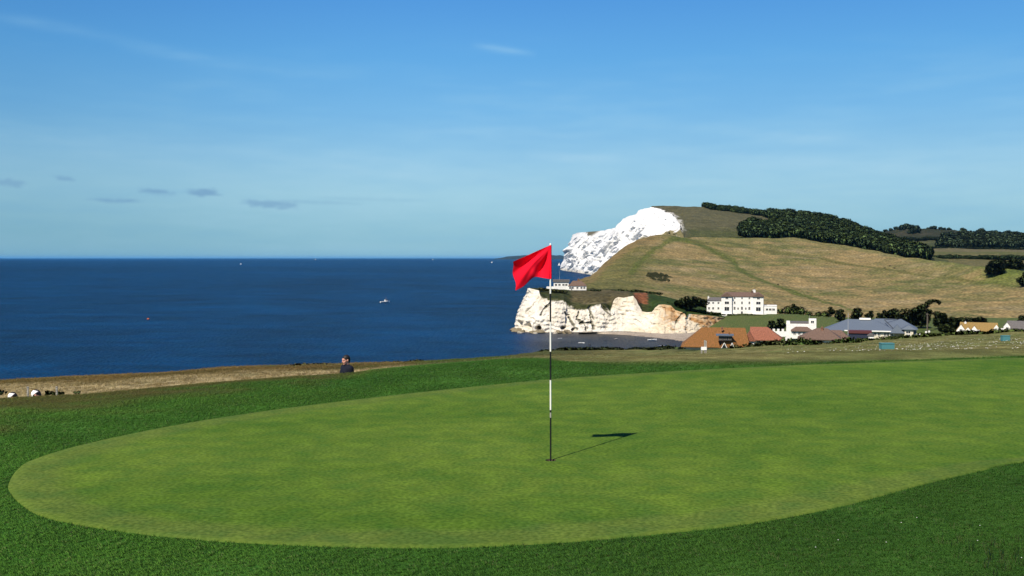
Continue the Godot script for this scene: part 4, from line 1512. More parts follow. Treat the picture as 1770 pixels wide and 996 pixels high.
# ridge along x (or along z), eave at y1, ridge at y0; ins = how far the ridge ends lie in from the ends
func roof_mesh(xa: float, xb: float, za: float, zb: float, ye: float, yr: float, ia: float, ib: float, along_z := false, over := 0.35) -> ArrayMesh:
	var st := ST()
	xa -= over
	xb += over
	za -= over
	zb += over
	var r0 := Vector3(xa + ia, yr, (za + zb) / 2)
	var r1 := Vector3(xb - ib, yr, (za + zb) / 2)
	var c := [Vector3(xa, ye, zb), Vector3(xb, ye, zb), Vector3(xb, ye, za), Vector3(xa, ye, za)]
	if along_z:
		r0 = Vector3((xa + xb) / 2, yr, zb - ia)
		r1 = Vector3((xa + xb) / 2, yr, za + ib)
		c = [Vector3(xb, ye, zb), Vector3(xb, ye, za), Vector3(xa, ye, za), Vector3(xa, ye, zb)]
	quad(st, c[0], r0, r1, c[1])
	quad(st, c[2], r1, r0, c[3])
	tri(st, c[1], r1, c[2])
	tri(st, c[3], r0, c[0])
	var t := Vector3(0, -0.22, 0)
	for i in 4:
		var a: Vector3 = c[i]
		var b: Vector3 = c[(i + 1) % 4]
		quad(st, a + t, a, b, b + t)
	quad(st, c[0] + t, c[1] + t, c[2] + t, c[3] + t)
	return done(st)


func roof(o: Node3D, x0: float, x1: float, yr: float, ye: float, z: float, dep: float, m: Material, ia := 0.0, ib := 0.0, along_z := false, over := 0.35, called := "roof") -> MeshInstance3D:
	return obj(called, roof_mesh(lx(x0), lx(x1), z - dep, z, ly(ye), ly(yr), ia, ib, along_z, over), m, o)


# a triangular gable wall under a roof whose ridge runs to the viewer
func gable(o: Node3D, x0: float, x1: float, yr: float, ye: float, z: float, m: Material):
	var st := ST()
	var a := Vector3(lx(x0), ly(ye), z)
	var b := Vector3(lx(x1), ly(ye), z)
	var t := Vector3((a.x + b.x) / 2, ly(yr), z)
	var k := Vector3(0, 0, -0.3)
	tri(st, a, t, b)
	tri(st, b + k, t + k, a + k)
	quad(st, a + k, t + k, t, a)
	quad(st, b, t, t + k, b + k)
	quad(st, a, b, b + k, a + k)
	obj("gable", done(st), m, o)


func window(o: Node3D, px: float, py: float, w: float, h: float, z: float, frame: Material = null):
	var x := lx(px)
	var y := ly(py)
	var st := ST()
	var f := 0.11
	for e in [[-w / 2 - f, -h / 2 - f, w / 2 + f, -h / 2], [-w / 2 - f, h / 2, w / 2 + f, h / 2 + f], [-w / 2 - f, -h / 2, -w / 2, h / 2], [w / 2, -h / 2, w / 2 + f, h / 2], [-0.04, -h / 2, 0.04, h / 2]]:
		box(st, Vector3(x + e[0], y + e[1], z - 0.05), Vector3(x + e[2], y + e[3], z + 0.09))
	var wd := obj("window", done(st), frame if frame else M.trim, o)
	obj("pane", boxm(Vector3(x - w / 2, y - h / 2, z - 0.04), Vector3(x + w / 2, y + h / 2, z + 0.04)), M.glass, wd)


func chimney(o: Node3D, px: float, py: float, h: float, w: float, z: float, m: Material):
	var st := ST()
	var x := lx(px)
	var y := ly(py)
	box(st, Vector3(x - w / 2, y - h, z - w / 2), Vector3(x + w / 2, y - 0.2, z + w / 2))
	box(st, Vector3(x - w / 2 - 0.1, y - 0.2, z - w / 2 - 0.1), Vector3(x + w / 2 + 0.1, y, z + w / 2 + 0.1))
	tube(st, [Vector3(x, y, z), Vector3(x, y + 0.4, z)], [0.16, 0.13], 6, false)
	obj("chimney", done(st), m, o)


func make_buildings():
	var o: Node3D
	# ---- the big white hotel above the bay
	o = building("hotel", "large white three storey hotel with twin gabled bays below the dry hillside", 1281, 543, 600, "hotel")
	wall(o, 1247.5, 1319, 512.5, 545, 0, 12, M.white)
	wall(o, 1222.5, 1247.3, 520, 541, -1.5, 10, M.white)
	wall(o, 1319.2, 1341, 528.5, 546, 0.5, 9, M.white)
	roof(o, 1247.5, 1319, 505.5, 512.5, 0, 12, M.browntile, 3.0, 3.0)
	roof(o, 1222.5, 1247, 515, 520, -1.5, 10, M.greytile, 2.0, 0.0)
	obj("parapet", boxm(Vector3(lx(1319.4), ly(528.4), -8.2), Vector3(lx(1341.3), ly(527.6), 0.7)), M.trim, o)
	for e in [[1248, 1265.5], [1301, 1318.5]]:
		wall(o, e[0], e[1], 512.3, 545, 1.6, 1.58, M.white, "bay")
		gable(o, e[0], e[1], 506.8, 512.3, 1.62, M.white)
		roof(o, e[0], e[1], 506.4, 512.4, 1.9, 8, M.browntile, 0.0, 2.0, true, 0.4)
	chimney(o, 1303, 501.6, 3.0, 1.6, -6, M.white)
	chimney(o, 1299.5, 503.5, 2.0, 1.2, -5, M.browntile)
	chimney(o, 1225, 514, 2.4, 0.9, -6, M.white)
	for px in [1257, 1310]:
		window(o, px, 515.5, 1.5, 1.1, 1.6)
		window(o, px, 523.5, 2.4, 1.5, 1.6)
		window(o, px, 534, 2.6, 2.2, 1.6)
	for px in [1270, 1282.5, 1295]:
		window(o, px, 515.5, 0.9, 1.0, 0)
		window(o, px, 523.5, 0.9, 1.5, 0)
		window(o, px, 533, 1.0, 1.8, 0)
	for px in [1276, 1289]:
		window(o, px, 533.5, 0.8, 1.3, 0)
	for px in [1226.5, 1233.5, 1242.5]:
		window(o, px, 524.3, 1.0, 1.1, -1.5)
		window(o, px, 533.7, 1.0, 1.3, -1.5)
	for px in [1324.5, 1330, 1335.5]:
		window(o, px, 534.5, 1.4, 1.2, 0.5)
	wall(o, 1248, 1330, 542.5, 546.5, 3.2, 1.55, M.white, "terrace")
	obj("drainpipe", tubem([Vector3(lx(1266.2), ly(541), 0.1), Vector3(lx(1266.2), ly(513), 0.1)], [0.09, 0.09], 6), M.metal, o)
	wall(o, 1281, 1284, 538.5, 543, 0.06, 0.2, M.lead, "door")

	# ---- white house on the headland
	o = building("clifftop_house", "low white house with grey roofs on the headland top", 985, 501.5, 640)
	wall(o, 957, 983, 488, 502, 0, 9, M.white)
	wall(o, 982, 1013.5, 494, 501.8, 1.0, 8, M.white)
	wall(o, 944.5, 957, 496, 502, -1, 6, M.white, "wing")
	obj("flat_roof", boxm(Vector3(lx(955.5), ly(488), -9.6), Vector3(lx(984.5), ly(483.5), 0.5)), M.greytile, o)
	roof(o, 983, 1013.5, 485.5, 494, 1.0, 8, M.browntile, 3.0, 3.5)
	for px in [961, 967, 974, 979]:
		window(o, px, 492.5, 1.3, 1.2, 0)
	for px in [985.5, 990, 998, 1005, 1010]:
		window(o, px, 497.5, 1.1, 1.3, 1.0)
	wall(o, 987.3, 988.6, 496.5, 501.6, 1.06, 0.2, M.lead, "door")
	chimney(o, 999.5, 482.5, 2.4, 1.0, -3, M.brick)
	obj("aerial", tubem([Vector3(lx(967), ly(483.5), -3), Vector3(lx(967), ly(466), -3)], [0.09, 0.05], 6), M.metal, o)

	# ---- the orange tiled building nearest the bay
	o = building("orange_roofed_building", "large orange tiled building with a wide dormer beside the bay", 1232, 604, 350)
	wall(o, 1184, 1290, 596, 612, 0, 14, M.cream)
	roof(o, 1180, 1293, 568.5, 599.5, 0.6, 16, M.orange, 7.0, 1.5, false, 0.5)
	roof(o, 1244, 1276, 575, 600, 4.0, 12, M.orange, 0.0, 4.0, true, 0.4)
	gable(o, 1246, 1274, 577, 600, 3.6, M.cream)
	var st := ST()
	box(st, Vector3(lx(1242), ly(586.5), 1.2), Vector3(lx(1264), ly(578.5), 5.4))
	obj("dormer", done(st), M.lead, o)
	obj("dormer_roof", boxm(Vector3(lx(1237.5), ly(578.5), 0.5), Vector3(lx(1267), ly(576.5), 6.2)), M.slate, o)
	for px in [1245.5, 1253, 1260.5]:
		window(o, px, 582.4, 0.75, 0.9, 5.4, M.wood)
	for e in [[1251.5, 7.5], [1264.5, 6.5]]:
		var h: float = e[1]
		gable(o, e[0] - h * 0.6, e[0] + h * 0.6, 591, 599.5, 4.6, M.glass)
		var s2 := ST()
		for sgn in [-1.0, 1.0]:
			tube(s2, [Vector3(lx(e[0]), ly(590.6), 4.75), Vector3(lx(e[0] + sgn * h * 0.62), ly(599.8), 4.75)], [0.12, 0.12], 4, false)
		obj("bargeboard", done(s2), M.trim, o)
	chimney(o, 1248, 567.5, 1.2, 0.6, -5, M.brick)

	# ---- the redder roof joined behind it
	o = building("red_roofed_house", "red tiled house with a pale gable end right of the orange roof", 1322, 596, 358)
	wall(o, 1304, 1348, 584, 606, 0, 9, M.white)
	roof(o, 1298, 1352, 566.5, 587.5, 1.0, 10, M.redtile, 0.2, 5.5, false, 0.4)
	wall(o, 1287.5, 1304, 588, 606, 2.0, 6, M.white, "gable_wing")
	gable(o, 1288, 1304.5, 574, 588, 2.0, M.white)
	roof(o, 1287.5, 1305, 573.5, 588.5, 2.3, 8, M.redtile, 0.0, 0.0, true, 0.3)
	wall(o, 1289.5, 1295, 579, 588, 2.1, 0.3, M.glass, "door")
	window(o, 1299, 586, 0.8, 0.9, 2.0)
	for px in [1312, 1322, 1332, 1342]:
		window(o, px, 591, 1.0, 1.1, 0)

	# ---- white battlemented wall
	o = building("battlemented_wall", "white battlemented wall in front of dark bushes", 1347, 579, 420, "wall")
	wall(o, 1328, 1364, 573, 582, 0, 0.8, M.white)
	for k in 5:
		wall(o, 1328.3 + k * 7.6, 1332.3 + k * 7.6, 568.8, 573, -0.02, 0.76, M.white, "merlon")

	# ---- white flat roofed building
	o = building("white_building", "white flat roofed building with a square tower block at its right", 1385, 582, 430, "building")
	wall(o, 1360, 1404, 560, 584, 0, 10, M.white)
	wall(o, 1397.5, 1410, 551.5, 584, 0.6, 6, M.white, "tower")
	wall(o, 1360, 1366, 556, 560, -1, 4, M.white, "stair_block")
	obj("flat_roof", boxm(Vector3(lx(1366.4), ly(560), -9.8), Vector3(lx(1397.2), ly(557.5), -0.5)), M.greytile, o)
	roof(o, 1369, 1402, 564, 570.5, 6.0, 6, M.browntile, 2.0, 2.0, false, 0.3)
	wall(o, 1370, 1401, 570.5, 584, 5.5, 5.2, M.white, "porch")
	window(o, 1403.5, 556, 1.2, 1.0, 0.6)
	for px in [1374, 1382, 1390]:
		window(o, px, 575, 0.9, 1.0, 5.5)
	obj("aerial", tubem([Vector3(lx(1398.5), ly(551.5), -2), Vector3(lx(1398.5), ly(545), -2)], [0.06, 0.04], 5), M.metal, o)

	# ---- houses with brown roofs
	o = building("brown_roofed_house", "house with a broad hipped brown roof left of the mast", 1418, 592, 330)
	wall(o, 1386, 1450, 585, 600, 0, 10, M.white)
	roof(o, 1381, 1452, 569, 586.5, 1.0, 12, M.browntile, 6.0, 4.5, false, 0.3)
	for px in [1393, 1402, 1411]:
		window(o, px, 589, 0.9, 0.8, 0)
	chimney(o, 1421, 567.3, 1.4, 0.6, -4, M.brick)
	o = building("brown_roofed_house", "lower brown roofed house half hidden behind the broad hipped one", 1447, 592, 345)
	wall(o, 1424, 1465, 585, 600, 0, 8, M.cream)
	roof(o, 1418, 1468, 572, 586, 0.8, 9, M.browntile, 4.0, 3.0, false, 0.3)
	window(o, 1458, 589, 0.9, 0.9, 0)

	# ---- the long slate roofed building
	o = building("slate_roofed_building", "long pale building under wide blue grey slate roofs", 1505, 590, 400, "building")
	wall(o, 1468, 1544, 572, 596, 0, 13, M.cream)
	roof(o, 1428, 1546, 554, 572, 0.6, 15, M.slate, 9.0, 8.5, false, 0.4)
	roof(o, 1500, 1581, 553.2, 569, -5, 12, M.slate, 3.0, 6.0, false, 0.3)
	wall(o, 1544, 1578, 569, 594, -2, 8, M.cream, "side_wing")
	roof(o, 1537, 1559, 560, 574, 1.5, 7, M.slate, 0.8, 3.0, true, 0.2)
	wall(o, 1545, 1558, 574, 592, -1.9, 3, M.cream, "porch")
	# two storey bay with its own small roof
	wall(o, 1559.5, 1573.5, 567.5, 592, 1.4, 5, M.cream, "bay")
	roof(o, 1556, 1577, 560.5, 567.5, 1.8, 7, M.slate, 1.0, 1.0, true, 0.25)
	for py in [572.6, 578.2]:
		window(o, 1565.5, py, 1.5, 0.8, 1.4)
	wall(o, 1575.5, 1578.8, 567, 584, 0.6, 2, M.slate, "pillar")
	for px in [1512, 1519, 1528.5, 1533, 1539]:
		window(o, px, 577.5, 0.95, 1.1, 0)
	obj("gutter", boxm(Vector3(lx(1462), ly(573), 0.7), Vector3(lx(1545), ly(571.2), 1.05)), M.trim, o)
	obj("ridge_vent", boxm(Vector3(lx(1486), ly(554.6), -8), Vector3(lx(1505), ly(551.8), -6)), M.trim, o)
	var hip := ST()
	tube(hip, [Vector3(lx(1527.5), ly(554), -6.9), Vector3(lx(1546), ly(571.5), 1.0)], [0.14, 0.14], 5, false)
	tube(hip, [Vector3(lx(1527.5) + 0.3, ly(553.6), -6.9), Vector3(lx(1527.5) + 5.6, ly(553.4), -10.9)], [0.12, 0.12], 5, false)
	obj("hip_ridge", done(hip), M.lead, o)

	# ---- dark sheds in front of it
	o = building("dark_shed", "dark navy shed with a maroon roof edge in front of the slate roof", 1486, 590, 372, "shed")
	wall(o, 1467, 1505, 576.5, 591, 0, 6, M.navy)
	obj("roof", boxm(Vector3(lx(1466), ly(576.5), -6.4), Vector3(lx(1506), ly(572.5), 0.4)), M.maroon, o)
	wall(o, 1474, 1492, 587.3, 591, 0.5, 0.45, M.trim, "plinth")
	o = building("white_shed", "small white pitched shed right of the dark shed", 1506, 590, 365, "shed")
	wall(o, 1501.5, 1510.5, 579.5, 591, 0, 3, M.white)
	roof(o, 1500, 1511, 576.5, 580, 0.2, 3.4, M.greytile, 0, 0, true, 0.1)
	gable(o, 1501.5, 1510.5, 576.8, 579.5, 0.0, M.white)

	# ---- cottages on the right
	o = building("gabled_cottage", "white cottage with three gables and an ochre tiled roof", 1692, 579, 420)
	wall(o, 1660, 1716, 571, 582, 0, 9, M.white)
	roof(o, 1662, 1722, 558.5, 572, 0.4, 10, M.ochretile, 0.3, 0.3, false, 0.3)
	for e in [[1657, 1671, 561.5, 571.5, 2.6], [1670, 1680, 566, 572, 2.0], [1680, 1690, 563.5, 570.5, 1.6]]:
		wall(o, e[0], e[1], e[3], 582, e[4], e[4] + 1.0, M.white, "gable_wing")
		gable(o, e[0], e[1], e[2], e[3], e[4], M.white)
		roof(o, e[0], e[1], e[2] - 0.6, e[3] + 0.2, e[4] - 0.35, 5, M.ochretile, 0.0, 0.0, true, 0.25)
	window(o, 1664, 572.5, 1.1, 1.5, 2.6)
	window(o, 1675, 573, 0.8, 0.8, 2.0)
	wall(o, 1716, 1723, 567, 580, 1.8, 4, M.white, "end_wing")
	gable(o, 1715, 1724, 560.5, 567, 1.8, M.white)
	wall(o, 1723, 1733, 567.5, 580, 0.5, 4, M.white, "end_wing")
	window(o, 1719.5, 571, 0.9, 1.0, 1.8)
	chimney(o, 1670.5, 558.5, 1.6, 0.8, -4, M.white)
	o = building("grey_roofed_cottage", "long grey roofed cottage with one white gable at the right edge", 1760, 574, 425)
	wall(o, 1741, 1800, 569, 578, 0, 8, M.cream)
	roof(o, 1743, 1802, 555.5, 570, 0.4, 9, M.greytile, 0.2, 0.3, false, 0.3)
	wall(o, 1737.5, 1748, 565, 577, 1.8, 5, M.white, "gable_wing")
	gable(o, 1737.5, 1748, 558, 565, 1.8, M.white)
	roof(o, 1737.5, 1748, 557.4, 565.2, 1.5, 5, M.greytile, 0.0, 0.0, true, 0.2)
	window(o, 1743, 568, 0.9, 1.0, 1.8)


# ==================================================================== the flagstick

func make_flagstick():
	var base := Vector3(HOLE.x, G(HOLE.x, HOLE.y) + 0.014, HOLE.y)
	var top := P(951.3, 422.5, 10.03)
	var o := thing("flagstick", "black and white golf flagstick with a red flag standing in the hole", "flagstick", base)
	var axis := top - base
	var at := func(py: float) -> Vector3: return axis * ((801.0 - py) / (801.0 - 422.5))
	var bands := [[484, 422.5, "w"], [508.5, 484, "w"], [558, 508.5, "b"], [610, 558, "w"], [660, 610, "b"], [712.5, 660, "w"], [717, 712.5, "b"], [726, 717, "g"], [800, 726, "b"], [815, 800, "b"]]
	for e in bands:
		if e[1] < 430:
			continue
		obj("stick_band", tubem([at.call(e[0]), at.call(e[1])], [0.0082, 0.0082], 14), {"w": M.stickwhite, "b": M.stickblack, "g": M.stickgrey}[e[2]], o)
	obj("stick_band", tubem([at.call(484), at.call(423)], [0.0078, 0.0078], 14), M.stickwhite, o)
	obj("finial", tubem([at.call(423), at.call(421.5), at.call(420.8)], [0.0085, 0.0085, 0.004], 12), M.stickwhite, o)
	# the flag: pixel outline given depth by its folds
	var tp := [[0, 952.8, 423.2], [0.1, 945, 426.5], [0.35, 927, 434.5], [0.65, 907.5, 443.5], [1, 885.3, 452.5]]
	var bt := [[0, 954.2, 483], [0.12, 947, 481.8], [0.3, 934, 479.4], [0.42, 926.5, 478.4], [0.52, 920.5, 480.5], [0.62, 914.5, 486], [0.75, 906, 494.5], [0.88, 898, 499.2], [1, 891, 503]]
	var rows := []
	var cols := []
	for j in 37:
		var v := 1.0 - j / 36.0
		var row := PackedVector3Array()
		for i in 57:
			var u := 1.0 - i / 56.0
			var ti := [along([[0, 952.8], [0.1, 945], [0.35, 927], [0.65, 907.5], [1, 885.3]], u), along([[0, 423.2], [0.1, 426.5], [0.35, 434.5], [0.65, 443.5], [1, 452.5]], u)]
			var bx_ := []
			for q in [1, 2]:
				var l := []
				for e in bt:
					l.append([e[0], e[q]])
				bx_.append((along(l, u - 0.03) + along(l, u) + along(l, u + 0.03)) / 3.0)
			var px: float = lerpf(ti[0], bx_[0], v)
			var py: float = lerpf(ti[1], bx_[1], v)
			px += sin(v * 9.0 + 1.0) * 1.6 * sstep(0.75, 1.0, u)
			# folds fan out from the top corner at the stick
			var ang := atan2(v, u * 1.15 + 0.02)
			var rad := sqrt(u * u + v * v)
			var dep := sin(ang * 7.5 - 0.6) * 0.042 * sstep(0.03, 0.7, rad) + sin(u * 5.5 + v * 2.2) * 0.030 * sstep(0.0, 0.5, u) + sin(ang * 17.0 + 1.0) * 0.008 * sstep(0.1, 0.5, rad)
			dep -= 0.05 * exp(-pow((u - 0.42) / 0.16, 2) - pow((v - 1.0) / 0.35, 2))
			dep *= sstep(0.0, 0.12, u)
			row.append(P(px, py, 10.03 + dep + 0.07 * u) - base)
		rows.append(row)
	var fm := grid_mesh(rows, [])
	obj("flag", fm, M.flag, o)
	var hem := ST()
	tube(hem, [at.call(482.5) + Vector3(0.0015, 0, 0), at.call(453) + Vector3(0.0015, 0, 0), at.call(424) + Vector3(0.0015, 0, 0)], [0.0115, 0.0115, 0.0115], 12)
	obj("flag_sleeve", done(hem), M.flag, o)
	# cup sunk in the green
	var cup := ST()
	cup.set_smooth_group(1)
	var cy := base
	for k in 28:
		var a := TAU * k / 28.0
		var b := TAU * (k + 1) / 28.0
		var pa := cy + Vector3(cos(a), 0, sin(a)) * 0.0535
		var pb := cy + Vector3(cos(b), 0, sin(b)) * 0.0535
		var dn := Vector3(0, -0.02, 0)
		quad(cup, pa + dn, pb + dn, pb + Vector3(0, -0.10, 0), pa + Vector3(0, -0.10, 0))
		tri(cup, pa + Vector3(0, -0.10, 0), pb + Vector3(0, -0.10, 0), cy + Vector3(0, -0.10, 0))
	tag(obj("hole_cup", done(cup), M.cup), "round hole in the green at the foot of the flagstick", "golf hole")
	var soil := ST()
	for k in 28:
		var a := TAU * k / 28.0
		var b := TAU * (k + 1) / 28.0
		var pa := cy + Vector3(cos(a), 0, sin(a)) * 0.0539
		var pb := cy + Vector3(cos(b), 0, sin(b)) * 0.0539
		quad(soil, pa, pb, pb + Vector3(0, -0.02, 0), pa + Vector3(0, -0.02, 0))
	var cupn: Node = get_node("hole_cup")
	obj("soil_rim", done(soil), mat(lin(0.06, 0.045, 0.03)), cupn)


# ==================================================================== small things in the middle distance

func make_street_things():
	var o: Node3D
	# mast and post
	var at := P(1466, 590, 360)
	o = thing("mast", "tall thin grey mast in front of the slate roof", "mast", at)
	obj("pole", tubem([Vector3(0, -1, 0), Vector3(0, 5, 0), Vector3(0, 10.0, 0)], [0.13, 0.11, 0.06], 8), M.metal, o)
	obj("base_plate", boxm(Vector3(-0.4, -0.1, -0.4), Vector3(0.4, 0.12, 0.4)), M.metal, o)
	at = P(1602.5, 578, 455)
	o = thing("telegraph_pole", "pale upright pole in front of the windswept tree", "pole", at)
	obj("pole", tubem([Vector3(0, -1, 0), Vector3(0, 9.6, 0)], [0.13, 0.09], 8), M.wood, o)
	obj("crossarm", boxm(Vector3(-0.7, 8.9, -0.06), Vector3(0.7, 9.05, 0.06)), M.wood, o)
	# little white and yellow boards by the road
	for e in [[1601, 577.3, 3.4, 4.6, "small pale board left of the pair at the foot of the pole"], [1606.3, 575.4, 3.0, 3.8, "small pale board right of the pair at the foot of the pole"], [1691.5, 575.5, 4.4, 5.2, "small white board in front of the ochre roof"], [1588, 580.2, 9.0, 3.4, "low white sign lying along the hedge right of the bay window"], [1362, 590, 9.0, 7.0, "white board leaning by the bushes below the battlements"]]:
		at = P(e[0], e[1], 340)
		var m := 340.0 / F
		o = thing("sign_board", e[4], "sign", at, 0.0)
		obj("board", boxm(Vector3(-e[2] * m / 2, 0.1, -0.04), Vector3(e[2] * m / 2, e[3] * m, 0.04)), M.trim, o)
		for s in [-0.35, 0.35]:
			obj("leg", boxm(Vector3(e[2] * m * s - 0.04, -0.6, -0.1), Vector3(e[2] * m * s + 0.04, 0.5, -0.042)), M.wood, o)
	# white sign on posts behind the green
	var d := 55.0
	var m := d / F
	at = P(1217, 611, d)
	at.y = G(at.x, at.z)
	o = thing("notice_stand", "white notice board on two posts beside a taller thin post near the brink", "notice board", at)
	obj("board", boxm(Vector3(-5.0 * m, 6.5 * m, -0.02), Vector3(4.6 * m, 12.2 * m, 0.02)), M.trim, o)
	for e in [[-3.9, 12.0], [1.6, 23.5]]:
		obj("post", boxm(Vector3(e[0] * m - 0.035, -0.4, -0.10), Vector3(e[0] * m + 0.035, e[1] * m, -0.022)), M.palewood, o)
	obj("post", boxm(Vector3(3.9 * m - 0.025, -0.4, -0.09), Vector3(3.9 * m + 0.025, 22.5 * m, -0.022)), M.palewood, o)
	# teal tee boxes
	for e in [[1533, 604.0, 22.0, 11.0, "teal box on the practice ground, nearer to the flag"], [1738, 590.0, 13.0, 10.0, "teal box on the practice ground near the right edge"]]:
		d = 30.0
		var p := P(e[0], e[1], d)
		# stand it on the ground along the line of sight
		for k in 60:
			d = 22.0 + k * 0.5
			p = P(e[0], e[1], d)
			if G(p.x, p.z) >= p.y:
				break
		m = d / F
		o = thing("tee_box", e[4], "tee box", p, 0.0, "teal boxes on the practice ground")
		var hw: float = e[2] * m / 2
		var hh: float = e[3] * m
		var st := ST()
		box(st, Vector3(-hw, 0.012, -hw * 0.6), Vector3(hw, hh * 0.9, hw * 0.6))
		obj("body", done(st), M.teal, o)
		obj("lid", boxm(Vector3(-hw * 1.05, hh * 0.9, -hw * 0.66), Vector3(hw * 1.05, hh, hw * 0.66)), M.teal, o)
		for s in [[-1, -1], [1, -1], [-1, 1], [1, 1]]:
			obj("foot", boxm(Vector3(s[0] * hw * 0.8 - 0.012, -0.06, s[1] * hw * 0.45 - 0.012), Vector3(s[0] * hw * 0.8 + 0.012, 0.012, s[1] * hw * 0.45 + 0.012)), M.stickblack, o)
	# pale posts beyond the crest on the left
	for e in [[47.5, 668.5, "pale wooden post between the two white caps"], [97.5, 668.5, "pale wooden post standing right of the two white caps"]]:
		var p := P(e[0], e[1], 26.0)
		var g := G(p.x, p.z)
		o = thing("fence_post", e[2], "post", Vector3(p.x, g, p.z), 0.2, "posts beyond the left crest")
		var h := p.y - g
		obj("post", boxm(Vector3(-0.02, -0.3, -0.02), Vector3(0.02, h - 0.02, 0.02)), M.palewood, o)
		obj("cap", boxm(Vector3(-0.025, h - 0.02, -0.025), Vector3(0.025, h, 0.025)), M.palewood, o)
	# stile on the down
	at = P(1172, 414, 1440)
	o = thing("stile", "pair of pale posts on the hill where the green tracks meet", "stile", at)
	obj("post", boxm(Vector3(-2.2, -1, -0.3), Vector3(-1.5, 6.5, 0.3)), M.palewood, o)
	obj("post", boxm(Vector3(1.4, -1, -0.3), Vector3(2.0, 5.0, 0.3)), M.palewood, o)
	obj("rail", boxm(Vector3(-1.48, 1.8, -0.15), Vector3(1.38, 2.3, 0.15)), M.palewood, o)
	# cattle on the dry field
	var cow := sdf_mesh([["c", Vector3(-0.75, 1.05, 0), Vector3(0.7, 1.1, 0), 0.42, 0.38], ["c", Vector3(0.75, 1.15, 0), Vector3(1.25, 1.35, 0), 0.24, 0.17], ["c", Vector3(1.25, 1.35, 0), Vector3(1.62, 1.12, 0), 0.16, 0.10], ["c", Vector3(0.62, 0.8, 0.2), Vector3(0.66, 0.05, 0.2), 0.13, 0.07], ["c", Vector3(0.62, 0.8, -0.2), Vector3(0.55, 0.05, -0.2), 0.13, 0.07], ["c", Vector3(-0.75, 0.85, 0.2), Vector3(-0.66, 0.45, 0.2), 0.17, 0.09], ["c", Vector3(-0.66, 0.45, 0.2), Vector3(-0.74, 0.05, 0.2), 0.08, 0.06], ["c", Vector3(-0.75, 0.85, -0.2), Vector3(-0.7, 0.45, -0.2), 0.17, 0.09], ["c", Vector3(-0.7, 0.45, -0.2), Vector3(-0.8, 0.05, -0.2), 0.08, 0.06], ["c", Vector3(-1.15, 1.25, 0), Vector3(-1.22, 0.6, 0), 0.045, 0.03], ["c", Vector3(1.22, 1.45, 0.12), Vector3(1.2, 1.42, 0.3), 0.05, 0.03], ["c", Vector3(1.22, 1.45, -0.12), Vector3(1.2, 1.42, -0.3), 0.05, 0.03]], 0.06, 0.10)
	var dl := down_lines()
	for e in [[1538, 461.5, 0.3, "dark cow grazing highest on the dry field above the thin track"], [1546.5, 465.5, 2.2, "dark cow grazing rightmost beside the thin track"], [1529, 465.3, -0.6, "dark cow grazing leftmost on the thin track"], [1345, 494, 1.0, "dark cow alone on the field above the hotel"]]:
		var best := Vector3.ZERO
		var err := 1e9
		for k in 400:
			var q := loft_at(dl, e[0], 0.5 + k * 0.00625)
			if absf(row_of(q) - e[1]) < err:
				err = absf(row_of(q) - e[1])
				best = q
		var c := thing("cow", e[3], "cow", best + Vector3(0, 0.3, 0), e[2], "cattle on the dry field")
		obj("body", cow, M.hide, c)


# ==================================================================== boats

func boat(label: String, px: float, py: float, lng: float, turn: float, cabin: bool, hm: Material, called := "boat"):
	var at := P(px, py, sea_depth(py))
	at.y = 0.0
	var o := thing(called, label, "boat", at, turn, "")
	# hull: stations from stern to bow
	var st := ST()
	st.set_smooth_group(1)
	var secs := []
	for i in 9:
		var t := i / 8.0
		var w := lng * 0.17 * (0.82 + 0.3 * t - 1.12 * pow(t, 3.2))
		var y0 := -lng * 0.05 + lng * 0.02 * t
		var y1 := lng * (0.10 + 0.06 * t * t)
		var x := (t - 0.5) * lng
		secs.append([Vector3(x - 0.0, y1, w), Vector3(x, y0 + lng * 0.03, w * 0.75), Vector3(x, y0, 0), Vector3(x, y0 + lng * 0.03, -w * 0.75), Vector3(x, y1, -w)])
	for i in 8:
		for k in 4:
			quad(st, secs[i][k], secs[i + 1][k], secs[i + 1][k + 1], secs[i][k + 1])
	st.set_smooth_group(-1)
	for k in range(1, 4):
		tri(st, secs[0][0], secs[0][k], secs[0][k + 1])
	obj("hull", done(st), hm, o)
	var dk := ST()
	for i in 8:
		quad(dk, secs[i][0] - Vector3(0, lng * 0.02, 0), secs[i][4] - Vector3(0, lng * 0.02, 0), secs[i + 1][4] - Vector3(0, lng * 0.02, 0), secs[i + 1][0] - Vector3(0, lng * 0.02, 0))
	obj("deck", done(dk), M.trim, o)
	if cabin:
		obj("cabin", boxm(Vector3(-lng * 0.02, lng * 0.09, -lng * 0.1), Vector3(lng * 0.24, lng * 0.30, lng * 0.1)), M.hull, o)
		obj("cabin_window", boxm(Vector3(0, lng * 0.20, -lng * 0.104), Vector3(lng * 0.245, lng * 0.27, lng * 0.104)), M.glass, o)
		obj("cabin_roof", boxm(Vector3(-lng * 0.04, lng * 0.30, -lng * 0.11), Vector3(lng * 0.26, lng * 0.32, lng * 0.11)), M.navy, o)
		obj("mast", tubem([Vector3(lng * 0.1, lng * 0.32, 0), Vector3(lng * 0.1, lng * 0.55, 0)], [lng * 0.012, lng * 0.008], 6), M.metal, o)
	else:
		obj("thwart", boxm(Vector3(-lng * 0.06, lng * 0.085, -lng * 0.15), Vector3(lng * 0.0, lng * 0.11, lng * 0.15)), M.wood, o)
	return o


